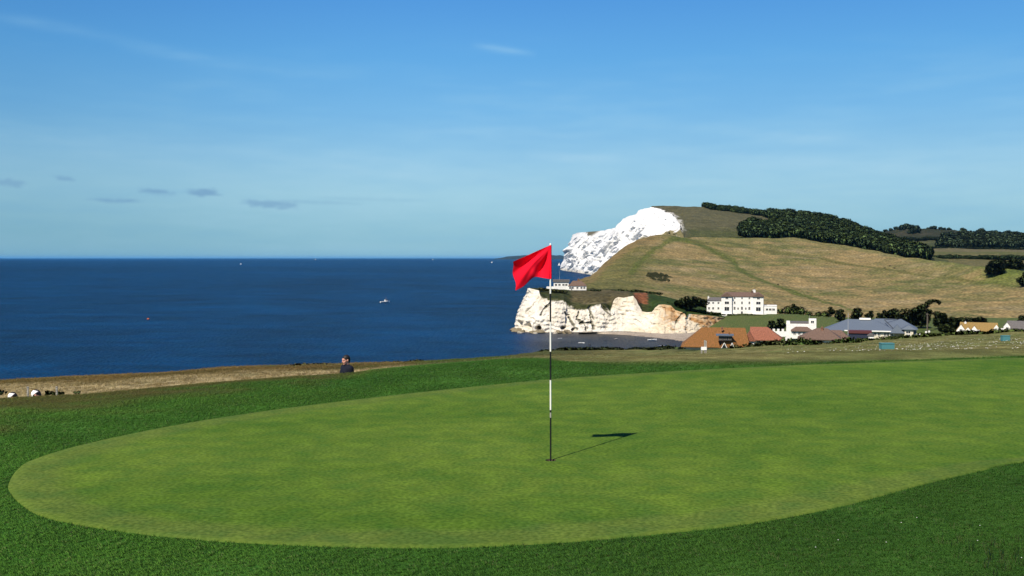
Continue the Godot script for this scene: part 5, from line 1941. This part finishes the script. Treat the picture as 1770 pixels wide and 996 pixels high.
func yacht(label: String, px: float, py: float, lng: float, hgt: float, turn: float):
	var o: Node3D = boat(label, px, py, lng, turn, false, M.hull, "sailing_boat")
	obj("mast", tubem([Vector3(lng * 0.08, 0, 0), Vector3(lng * 0.08, hgt, 0)], [lng * 0.012, lng * 0.008], 6), M.metal, o)
	var st := ST()
	var n := 8
	for i in n:
		var a := float(i) / n
		var b := float(i + 1) / n
		for e in [[0.05, -0.42, 0.12], [0.11, 0.46, 0.08]]:
			var f := func(t: float, w: float) -> Vector3: return Vector3(lng * lerpf(lerpf(e[0], e[1], w), e[0], t), hgt * lerpf(e[2], 0.97, t), lng * 0.06 * sin(w * PI) * (1.0 - t))
			for q in 4:
				quad(st, f.call(a, q / 4.0), f.call(b, q / 4.0), f.call(b, (q + 1) / 4.0), f.call(a, (q + 1) / 4.0))
	obj("sail", done(st), M.sail, o)


func make_boats():
	boat("white motor cruiser with a cabin out on the open sea", 665.5, 523, 9.0, 0.5, true, M.hull)
	boat("small white boat moored near the flagstick side of the bay", 1005, 593.5, 3.0, -0.4, false, M.hull)
	boat("long white boat moored below the beach", 1127.5, 588.5, 4.4, 0.1, false, M.hull)
	boat("white and dark boat closest to the orange roof", 1145, 599.0, 4.0, 0.2, false, M.hullblue)
	boat("tiny boat in the bay off the middle of the cliff", 1065, 586.5, 2.6, 0.9, false, M.wood)
	boat("tiny white boat in the bay just right of the flagstick", 968, 585.5, 2.0, 0.3, false, M.hull)
	yacht("white sailing boat just off the tip of the far cliff", 966.5, 459.5, 14.0, 17.0, 0.2)
	yacht("small white sailing boat on the sea below the far left cloud", 416, 457.5, 12.0, 10.0, 0.6)
	yacht("white sailing boat close under the horizon left of centre", 545, 449.5, 22.0, 28.0, 0.2)
	yacht("white sailing boat close under the horizon right of centre", 748, 449.8, 24.0, 26.0, 0.5)
	yacht("white sailing boat under the horizon nearest the flag", 850, 454.5, 14.0, 13.0, 0.2)
	for e in [[256, 552, 1.15, "orange buoy alone on the dark sea at left"], [1019, 597, 0.8, "dark mooring buoy in the bay"]]:
		var at := P(e[0], e[1], sea_depth(e[1]))
		at.y = 0.0
		var o := thing("buoy", e[3], "buoy", at)
		obj("float", tubem([Vector3(0, -0.3, 0), Vector3(0, 0.1, 0), Vector3(0, 0.5, 0), Vector3(0, 0.7, 0)], [e[2] * 0.5, e[2] * 0.8, e[2] * 0.6, e[2] * 0.15], 12), M.buoy if e[2] > 1.0 else M.lead, o)
		obj("topmark", tubem([Vector3(0, 0.7, 0), Vector3(0, 0.7 + e[2], 0)], [0.06, 0.05], 6), M.lead, o)


# ==================================================================== bodies as smooth fields

func sdf_field(prims: Array, cell: float, k: float) -> Array:
	var lo := Vector3(1e9, 1e9, 1e9)
	var hi := -lo
	for p in prims:
		if p[0] == "c":
			var r := maxf(p[3], p[4])
			for e in [p[1], p[2]]:
				lo = lo.min(e - Vector3.ONE * r)
				hi = hi.max(e + Vector3.ONE * r)
		elif p[0] == "e":
			lo = lo.min(p[1] - p[2])
			hi = hi.max(p[1] + p[2])
	lo -= Vector3.ONE * (cell * 3 + k * 0.3)
	hi += Vector3.ONE * (cell * 3 + k * 0.3)
	var n := Vector3i(((hi - lo) / cell).ceil()) + Vector3i.ONE
	var f := PackedFloat32Array()
	f.resize(n.x * n.y * n.z)
	f.fill(cell * 4.0)
	for p in prims:
		var m: float
		var a: Vector3
		var b: Vector3
		if p[0] == "c":
			m = maxf(p[3], p[4])
			a = p[1].min(p[2]) - Vector3.ONE * m
			b = p[1].max(p[2]) + Vector3.ONE * m
		else:
			a = p[1] - p[2]
			b = p[1] + p[2]
		var pad := Vector3.ONE * (k + cell * 3)
		var i0 := Vector3i(((a - pad - lo) / cell).floor()).clamp(Vector3i.ZERO, n - Vector3i.ONE)
		var i1 := Vector3i(((b + pad - lo) / cell).ceil()).clamp(Vector3i.ZERO, n - Vector3i.ONE)
		for z in range(i0.z, i1.z + 1):
			for y in range(i0.y, i1.y + 1):
				for x in range(i0.x, i1.x + 1):
					var q := lo + Vector3(x, y, z) * cell
					var d: float
					if p[0] == "c":
						var ab: Vector3 = p[2] - p[1]
						var t := clampf((q - p[1]).dot(ab) / maxf(ab.length_squared(), 1e-9), 0, 1)
						d = q.distance_to(p[1] + ab * t) - lerpf(p[3], p[4], t)
					else:
						var s: Vector3 = (q - p[1]) / p[2]
						d = (s.length() - 1.0) * minf(p[2].x, minf(p[2].y, p[2].z))
					var at := (z * n.y + y) * n.x + x
					var o := f[at]
					if p[0] == "x":
						f[at] = maxf(o, -d)
					else:
						var h := maxf(k - absf(o - d), 0.0) / k if k > 0.0 else 0.0
						f[at] = minf(o, d) - h * h * k * 0.25
	return [f, n, lo]


func sdf_mesh(prims: Array, cell: float, k: float, into: SurfaceTool = null, xf := Transform3D()) -> ArrayMesh:
	var fld := sdf_field(prims, cell, k)
	var f: PackedFloat32Array = fld[0]
	var n: Vector3i = fld[1]
	var lo: Vector3 = fld[2]
	var st := into
	if st == null:
		st = ST()
	st.set_smooth_group(1)
	var ids := {}
	var nx := n.x
	var nxy := n.x * n.y
	var offs := [0, 1, nx, nx + 1, nxy, nxy + 1, nxy + nx, nxy + nx + 1]
	var edges := [[0, 1], [2, 3], [4, 5], [6, 7], [0, 2], [1, 3], [4, 6], [5, 7], [0, 4], [1, 5], [2, 6], [3, 7]]
	for z in n.z - 1:
		for y in n.y - 1:
			for x in nx - 1:
				var at := z * nxy + y * nx + x
				var s := 0
				for o in 8:
					if f[at + offs[o]] < 0.0:
						s += 1
				if s == 0 or s == 8:
					continue
				var sum := Vector3.ZERO
				var c := 0
				for e in edges:
					var a := f[at + offs[e[0]]]
					var b := f[at + offs[e[1]]]
					if (a < 0.0) != (b < 0.0):
						var t := a / (a - b)
						var pa := Vector3(e[0] & 1, (e[0] >> 1) & 1, e[0] >> 2)
						var pb := Vector3(e[1] & 1, (e[1] >> 1) & 1, e[1] >> 2)
						sum += pa.lerp(pb, t)
						c += 1
				ids[at] = xf * (lo + (Vector3(x, y, z) + sum / c) * cell)
	for at in ids:
		var z: int = at / nxy
		var y: int = (at / nx) % n.y
		var x: int = at % nx
		if x > 0 and y > 0 and z > 0:
			var ins: bool = f[at] < 0.0
			for ax in 3:
				var st1: int = [1, nx, nxy][ax]
				if ins == (f[at + st1] < 0.0):
					continue
				var u: int = [nx, nxy, 1][ax]
				var v: int = [nxy, 1, nx][ax]
				if ids.has(at - u) and ids.has(at - v) and ids.has(at - u - v):
					if ins:
						quad(st, ids[at], ids[at - v], ids[at - u - v], ids[at - u])
					else:
						quad(st, ids[at], ids[at - u], ids[at - u - v], ids[at - v])
	return done(st) if into == null else null


# ==================================================================== people

func head_prims() -> Array:
	return [["e", Vector3(0, 0.03, -0.012), Vector3(0.076, 0.094, 0.096)], ["e", Vector3(0, -0.045, 0.022), Vector3(0.058, 0.068, 0.068)], ["c", Vector3(-0.034, 0.03, 0.072), Vector3(0.034, 0.03, 0.072), 0.016, 0.016], ["c", Vector3(-0.045, -0.02, 0.052), Vector3(-0.03, -0.03, 0.064), 0.018, 0.014], ["c", Vector3(0.045, -0.02, 0.052), Vector3(0.03, -0.03, 0.064), 0.018, 0.014], ["c", Vector3(0, 0.014, 0.086), Vector3(0, -0.026, 0.104), 0.009, 0.014], ["c", Vector3(-0.02, -0.055, 0.078), Vector3(0.02, -0.055, 0.078), 0.010, 0.010], ["e", Vector3(0, -0.096, 0.058), Vector3(0.026, 0.02, 0.024)], ["e", Vector3(-0.08, -0.005, -0.008), Vector3(0.011, 0.031, 0.019)], ["e", Vector3(0.08, -0.005, -0.008), Vector3(0.011, 0.031, 0.019)], ["x", Vector3(-0.031, 0.012, 0.094), Vector3(0.015, 0.011, 0.016)], ["x", Vector3(0.031, 0.012, 0.094), Vector3(0.015, 0.011, 0.016)], ["c", Vector3(0, -0.07, -0.02), Vector3(0, -0.20, -0.035), 0.054, 0.060]]


func hand(st: SurfaceTool, wrist: Vector3, down: Vector3, palm: Vector3, thumb_side: Vector3):
	# palm and five fingers, lightly curled towards the palm side
	var p := []
	var a := wrist
	var c := wrist + down * 0.085
	for k in 4:
		var s := (k - 1.5) * 0.020
		p.append(["c", a + thumb_side * s * 0.6 + down * 0.01, c + thumb_side * s, 0.017, 0.012])
	for k in 4:
		var s := (k - 1.5) * 0.0205
		var l: float = [0.062, 0.074, 0.078, 0.070][k]
		var k0 := c + thumb_side * s
		var k1 := k0 + down * l * 0.5 + palm * l * 0.15
		var k2 := k1 + down * l * 0.28 + palm * l * 0.26
		var k3 := k2 + down * l * 0.12 + palm * l * 0.24
		p.append(["c", k0, k1, 0.0095, 0.0088])
		p.append(["c", k1, k2, 0.0088, 0.0080])
		p.append(["c", k2, k3, 0.0080, 0.0070])
	var t0 := wrist + thumb_side * 0.022 + down * 0.022
	var t1 := t0 + thumb_side * 0.026 + down * 0.026 + palm * 0.012
	var t2 := t1 + down * 0.030 + palm * 0.012 + thumb_side * 0.004
	p.append(["c", t0, t1, 0.013, 0.011])
	p.append(["c", t1, t2, 0.0105, 0.0085])
	sdf_mesh(p, 0.0045, 0.006, st)


func person(label: String, feet: Vector3, turn: float, hgt: float, head_turn: float, bow: float, capped: bool) -> Node3D:
	var o := thing("person", label, "person", feet, turn)
	var s := hgt / 1.76
	var neck := Vector3(0, 1.50, -0.02)
	var hx := Transform3D(Basis.from_euler(Vector3(bow, head_turn, 0)), neck) * Transform3D(Basis(), Vector3(0, 0.145, 0.03))
	# body: one skin surface
	var st := ST()
	var b := [["c", Vector3(0, 0.98, 0), Vector3(0, 1.22, 0.01), 0.135, 0.13], ["c", Vector3(-0.06, 1.32, 0), Vector3(0.06, 1.32, 0), 0.12, 0.12], ["c", Vector3(0, 1.40, -0.01), neck, 0.085, 0.062]]
	for sd in [-1.0, 1.0]:
		var sh := Vector3(sd * 0.185, 1.43, -0.01)
		var el := Vector3(sd * 0.245, 1.14, -0.05)
		var wr := Vector3(sd * 0.235, 0.90, 0.06)
		b.append(["c", Vector3(sd * 0.08, 1.42, -0.01), sh, 0.06, 0.058])
		b.append(["c", sh, el, 0.052, 0.040])
		b.append(["c", el, wr, 0.039, 0.026])
		var hp := Vector3(sd * 0.09, 0.93, 0)
		var kn := Vector3(sd * 0.10, 0.50, 0.03 + sd * 0.05)
		var an := Vector3(sd * 0.10, 0.08, -0.03 + sd * 0.07)
		b.append(["c", hp, kn, 0.085, 0.055])
		b.append(["c", kn, an, 0.056, 0.036])
		b.append(["c", an, an + Vector3(sd * 0.02, -0.035, 0.13), 0.036, 0.028])
	sdf_mesh(b, 0.02, 0.05, st)
	sdf_mesh(head_prims(), 0.0055, 0.018, st, hx)
	for sd in [-1.0, 1.0]:
		hand(st, Vector3(sd * 0.235, 0.90, 0.06), Vector3(0, -0.97, 0.24).normalized(), Vector3(-sd, 0, 0.1).normalized(), Vector3(0, 0.24, 0.97).normalized())
	obj("body", done(st), M.skin, o)
	# jacket, trousers, shoes
	var jk := [["c", Vector3(0, 0.93, 0), Vector3(0, 1.22, 0.0), 0.172, 0.168], ["c", Vector3(-0.07, 1.33, 0), Vector3(0.07, 1.33, 0), 0.15, 0.15], ["c", Vector3(0, 1.42, -0.01), Vector3(0, 1.475, -0.015), 0.10, 0.082]]
	var tr := []
	for sd in [-1.0, 1.0]:
		var sh := Vector3(sd * 0.185, 1.43, -0.01)
		var el := Vector3(sd * 0.245, 1.14, -0.05)
		var wr := Vector3(sd * 0.236, 0.925, 0.05)
		jk.append(["c", Vector3(sd * 0.08, 1.43, -0.01), sh, 0.078, 0.078])
		jk.append(["c", sh, el, 0.078, 0.062])
		jk.append(["c", el, wr, 0.061, 0.046])
		var hp := Vector3(sd * 0.09, 0.94, 0)
		var kn := Vector3(sd * 0.10, 0.50, 0.03 + sd * 0.05)
		var an := Vector3(sd * 0.10, 0.09, -0.03 + sd * 0.07)
		tr.append(["c", hp, kn, 0.112, 0.078])
		tr.append(["c", kn, an, 0.078, 0.062])
		var sm := sdf_mesh([["c", an + Vector3(0, -0.01, -0.02), an + Vector3(sd * 0.005, -0.035, 0.05), 0.05, 0.046], ["c", an + Vector3(sd * 0.005, -0.035, 0.05), an + Vector3(sd * 0.02, -0.045, 0.15), 0.046, 0.040]], 0.012, 0.03)
		obj("shoe", sm, M.shoe, o)
	obj("jacket", sdf_mesh(jk, 0.02, 0.06), M.jacket, o)
	obj("trousers", sdf_mesh(tr, 0.02, 0.04), M.trousers, o)
	if not capped:
		var col := sdf_mesh([["c", Vector3(-0.045, 1.475, 0.035), Vector3(0.045, 1.475, 0.035), 0.035, 0.035], ["c", Vector3(-0.055, 1.485, -0.03), Vector3(0.055, 1.485, -0.03), 0.036, 0.036]], 0.012, 0.02)
		obj("collar", col, M.collar, o)
	var hst := ST()
	sdf_mesh([["e", Vector3(0, 0.045, -0.02), Vector3(0.085, 0.092, 0.102)], ["c", Vector3(0, 0.0, -0.07), Vector3(0, -0.055, -0.06), 0.055, 0.045], ["x", Vector3(0, -0.035, 0.085), Vector3(0.088, 0.098, 0.092)], ["x", Vector3(-0.095, -0.02, 0.02), Vector3(0.03, 0.045, 0.035)], ["x", Vector3(0.095, -0.02, 0.02), Vector3(0.03, 0.045, 0.035)]], 0.006, 0.012, hst, hx)
	obj("hair", done(hst), M.hair, o)
	for sd in [-1.0, 1.0]:
		var es := ST()
		sdf_mesh([["e", Vector3(sd * 0.031, 0.012, 0.074), Vector3(0.012, 0.009, 0.011)]], 0.003, 0.0, es, hx)
		obj("eye", done(es), M.hair, o)
	if capped:
		var cs := ST()
		cs.set_smooth_group(1)
		for i in 10:
			for k in 24:
				var q := func(ii: int, kk: int) -> Vector3:
					var a := PI / 2 * ii / 10.0
					var t := TAU * kk / 24.0
					return hx * (Vector3(0, 0.040, -0.012) + Vector3(sin(t) * cos(a) * 0.092, sin(a) * 0.098, cos(t) * cos(a) * 0.110))
				quad(cs, q.call(i, k), q.call(i + 1, k), q.call(i + 1, k + 1), q.call(i, k + 1))
		obj("cap", done(cs), M.cap, o)
		var bs := ST()
		bs.set_smooth_group(1)
		for lay in [0.0, -0.006]:
			for i in 5:
				for k in 12:
					var q := func(ii: int, kk: int) -> Vector3:
						var t := (kk / 12.0 - 0.5) * 2.4
						var e := ii / 5.0
						return hx * (Vector3(0, 0.043 + lay - 0.028 * e * e - 0.022 * (1 - cos(t)) * e, -0.012) + Vector3(sin(t) * (0.09 + 0.005 * e), 0, cos(t) * 0.108 + 0.085 * e * pow(maxf(cos(t * 0.75), 0.0), 0.7)))
					quad(bs, q.call(i, k), q.call(i + 1, k), q.call(i + 1, k + 1), q.call(i, k + 1))
		obj("cap_brim", done(bs), M.cap, o)
	o.scale = Vector3.ONE * s
	return o


func make_people():
	var p := P(595.5, 614.6, 24.0)
	var g := G(p.x, p.z)
	person("person in a dark jacket with short black hair, head and shoulders above the crest", Vector3(p.x + 0.05, g - 0.01, p.z), -1.0, p.y - g + 0.01, 0.15, 0.12, false)
	for e in [[23.5, 678.2, -1.5, 0.75, "person in a white cap, nearest the left edge, head bowed behind the crest"], [63.0, 674.6, -1.55, 0.65, "person in a white cap with dark hair, right of the pair, behind the crest"]]:
		p = P(e[0], e[1], 24.0)
		g = G(p.x, p.z)
		person(e[4], Vector3(p.x + 0.08, g - 0.01, p.z), e[2], (p.y - g) * 1.03, 0.1, e[3], true)


# ==================================================================== grass

func tuft(n: int, spread: float, lean: float, wid: float, sd: int) -> ArrayMesh:
	# blades about one unit tall, each a bent strip of three triangles
	var r := RandomNumberGenerator.new()
	r.seed = sd
	var st := SurfaceTool.new()
	st.begin(Mesh.PRIMITIVE_TRIANGLES)
	for i in n:
		var a := r.randf() * TAU
		var b := Vector3(cos(a), 0, sin(a)) * sqrt(r.randf()) * spread
		var t := r.randf() * TAU
		var out := Vector3(cos(t), 0, sin(t))
		var side := Vector3(-out.z, 0, out.x) * wid * r.randf_range(0.6, 1.2)
		var h := r.randf_range(0.55, 1.1)
		var m := b + Vector3(0, h * 0.6, 0) + out * lean * 0.35 * h
		var e := b + Vector3(0, h, 0) + out * lean * h
		var nor := (Vector3(0, 0.75, 0) + out * 0.65).normalized()
		var sh := r.randf_range(0.75, 1.25)
		st.set_color(Color(sh, sh, sh))
		st.set_normal(nor)
		for v in [b - side, m - side * 0.8, m + side * 0.8, b - side, m + side * 0.8, b + side, m - side * 0.8, e, m + side * 0.8]:
			st.add_vertex(v)
	return st.commit()


func make_grass():
	var short := tuft(11, 0.95, 0.75, 0.060, 301)
	var long := tuft(13, 0.42, 0.60, 0.020, 302)
	var r := RandomNumberGenerator.new()
	r.seed = 77
	var xf := []
	var cols := PackedColorArray()
	var xr := []
	var colr := PackedColorArray()
	# [from, to, tufts per square metre, height]
	for band in [[5.4, 7.6, 3000, 0.017], [7.6, 10.5, 2000, 0.018], [10.5, 16.0, 1100, 0.019], [16.0, 24.0, 560, 0.021], [24.0, 42.0, 70, 0.035], [42.0, 75.0, 14, 0.06]]:
		var wide: float = band[1] * 0.54 + 2.2
		var n := int((band[1] - band[0]) * wide * 2.0 * band[2])
		for i in n:
			var z := -r.randf_range(band[0], band[1])
			var x := r.randf_range(-wide, wide)
			if absf(x) > -z * 0.54 + (2.2 if band[1] < 20.0 else 0.8):
				continue
			var px := col_of(x, z)
			if px > 1200 and -z > 70.0:
				continue
			if in_green(x, z) > -0.012:
				continue
			var zn := zones(x, z)
			var big := N2(x * 0.3, z * 0.3 + 11)
			var c := lin(0.074, 0.232, 0.025).lerp(lin(0.122, 0.30, 0.035), clampf(0.5 + big + r.randfn() * 0.3, 0, 1))
			if r.randf() < 0.04:
				c = lin(0.22, 0.30, 0.09)
			c = c.lerp(lin(0.21, 0.17, 0.055), zn.z * r.randf_range(0.6, 1.0))
			c = c.lerp(lin(0.33, 0.31, 0.105), zn.x)
			c = c.lerp(straw_color(x, -z), zn.y * sstep(1120, 980, px) * r.randf_range(0.6, 1.0) * (1.0 - 0.6 * sstep(680, 760, px)))
			c *= r.randf_range(0.8, 1.2)
			c.a = 1.0
			var h: float = band[3] * r.randf_range(0.7, 1.3) * (1.0 + zn.z * 0.4 + zn.y * 0.8) * (0.55 if zn.x > 0.5 else 1.0)
			var bs := Basis.from_scale(Vector3(h * 1.1, h, h * 1.1)).rotated(Vector3.UP, r.randf() * TAU)
			var t := Transform3D(bs, Vector3(x, G(x, z) - 0.004, z))
			if zn.z > 0.5 or zn.y > 0.5:
				xr.append(t)
				colr.append(c)
			else:
				xf.append(t)
				cols.append(c)
	tag(multi("mown_grass", short, M.blade, xf, cols), "short dark green grass of the apron round the putting green", "grass", "", "stuff")
	# dry grass on the slope towards the brink
	for i in 16000:
		var d := r.randf_range(30.0, 105.0)
		var px := r.randf_range(-60, 1000)
		var x := (px - 885.0) / F * d
		var zn := zones(x, -d)
		if zn.y < 0.3:
			continue
		var h := r.randf_range(0.05, 0.13) * (0.7 if px > 700 else 1.0)
		var c := straw_color(x, d)
		c = c.lerp(lin(0.10, 0.135, 0.04), sstep(660, 760, px) * 0.75) * r.randf_range(0.8, 1.2)
		c.a = 1.0
		xr.append(Transform3D(Basis.from_scale(Vector3(h * 1.6, h, h * 1.6)).rotated(Vector3.UP, r.randf() * TAU), Vector3(x, G(x, -d) - 0.01, -d)))
		colr.append(c)
	tag(multi("rough_grass", long, M.blade, xr, colr), "tawny rough grass on the crest and the slope to the brink", "grass", "", "stuff")
	# seeding stalks and straw blades at the near right corner
	xf = []
	cols = PackedColorArray()
	for i in 170:
		var px := r.randf_range(1560, 1800)
		var d := r.randf_range(6.2, 7.6)
		var x := (px - 885.0) / F * d
		if r.randf() > sstep(1560, 1790, px) * sstep(7.7, 6.5, d) + 0.03 or in_green(x, -d) > -0.1:
			continue
		var h := r.randf_range(0.04, 0.10)
		var c := lin(0.50, 0.50, 0.24).lerp(lin(0.20, 0.36, 0.08), r.randf())
		xf.append(Transform3D(Basis.from_scale(Vector3(h * 0.6, h, h * 0.6)).rotated(Vector3.UP, r.randf() * TAU), Vector3(x, G(x, -d) - 0.004, -d)))
		cols.append(c)
	tag(multi("straw_grass", long, M.blade, xf, cols), "pale straw stalks among the grass at the near right corner", "grass", "", "stuff")
	# white flecks like daisies
	var st := SurfaceTool.new()
	st.begin(Mesh.PRIMITIVE_TRIANGLES)
	st.set_normal(Vector3.UP)
	for k in 8:
		var a := TAU * k / 8.0
		var b := TAU * (k + 1) / 8.0
		for v in [Vector3(0, 1.15, 0), Vector3(cos(a), 0.8, sin(a)), Vector3(cos(b), 0.8, sin(b)), Vector3(0, 0.4, 0), Vector3(cos(b), 0.8, sin(b)), Vector3(cos(a), 0.8, sin(a))]:
			st.add_vertex(v)
	var head := st.commit()
	xf = []
	cols = PackedColorArray()
	for i in 5200:
		var px := r.randf_range(1360, 1860)
		var d := r.randf_range(23.0, 62.0)
		var x := (px - 885.0) / F * d
		var py := row_of(Vector3(x, G(x, -d), -d))
		var band := exp(-pow((py - along([[1380, 606], [1480, 604], [1600, 600], [1770, 592]], px)) / 6.5, 2))
		if r.randf() > band * (0.18 + 0.6 * sstep(-0.2, 0.4, N2(x * 0.3, d * 0.3))) * along([[1360, 0.12], [1500, 0.35], [1580, 0.9], [1860, 0.8]], px):
			continue
		var h := r.randf_range(0.009, 0.021)
		xf.append(Transform3D(Basis.from_scale(Vector3(h, h * 1.2, h)), Vector3(x, G(x, -d) + r.randf_range(0.01, 0.03), -d)))
		cols.append(Color.WHITE)
	for e in [[1449, 942], [1558, 911], [1694, 916], [1532, 946], [1766, 974], [1690, 943], [1585, 902], [1410, 955]]:
		var p := P(e[0], e[1], sea_depth(e[1], 38.0))
		xf.append(Transform3D(Basis.from_scale(Vector3.ONE * 0.0045), Vector3(p.x, G(p.x, p.z) + 0.022, p.z)))
		cols.append(Color.WHITE)
	tag(multi("white_daisies", head, M.petal, xf, cols), "tiny white flecks like daisies strewn over the practice ground", "flowers", "", "stuff")
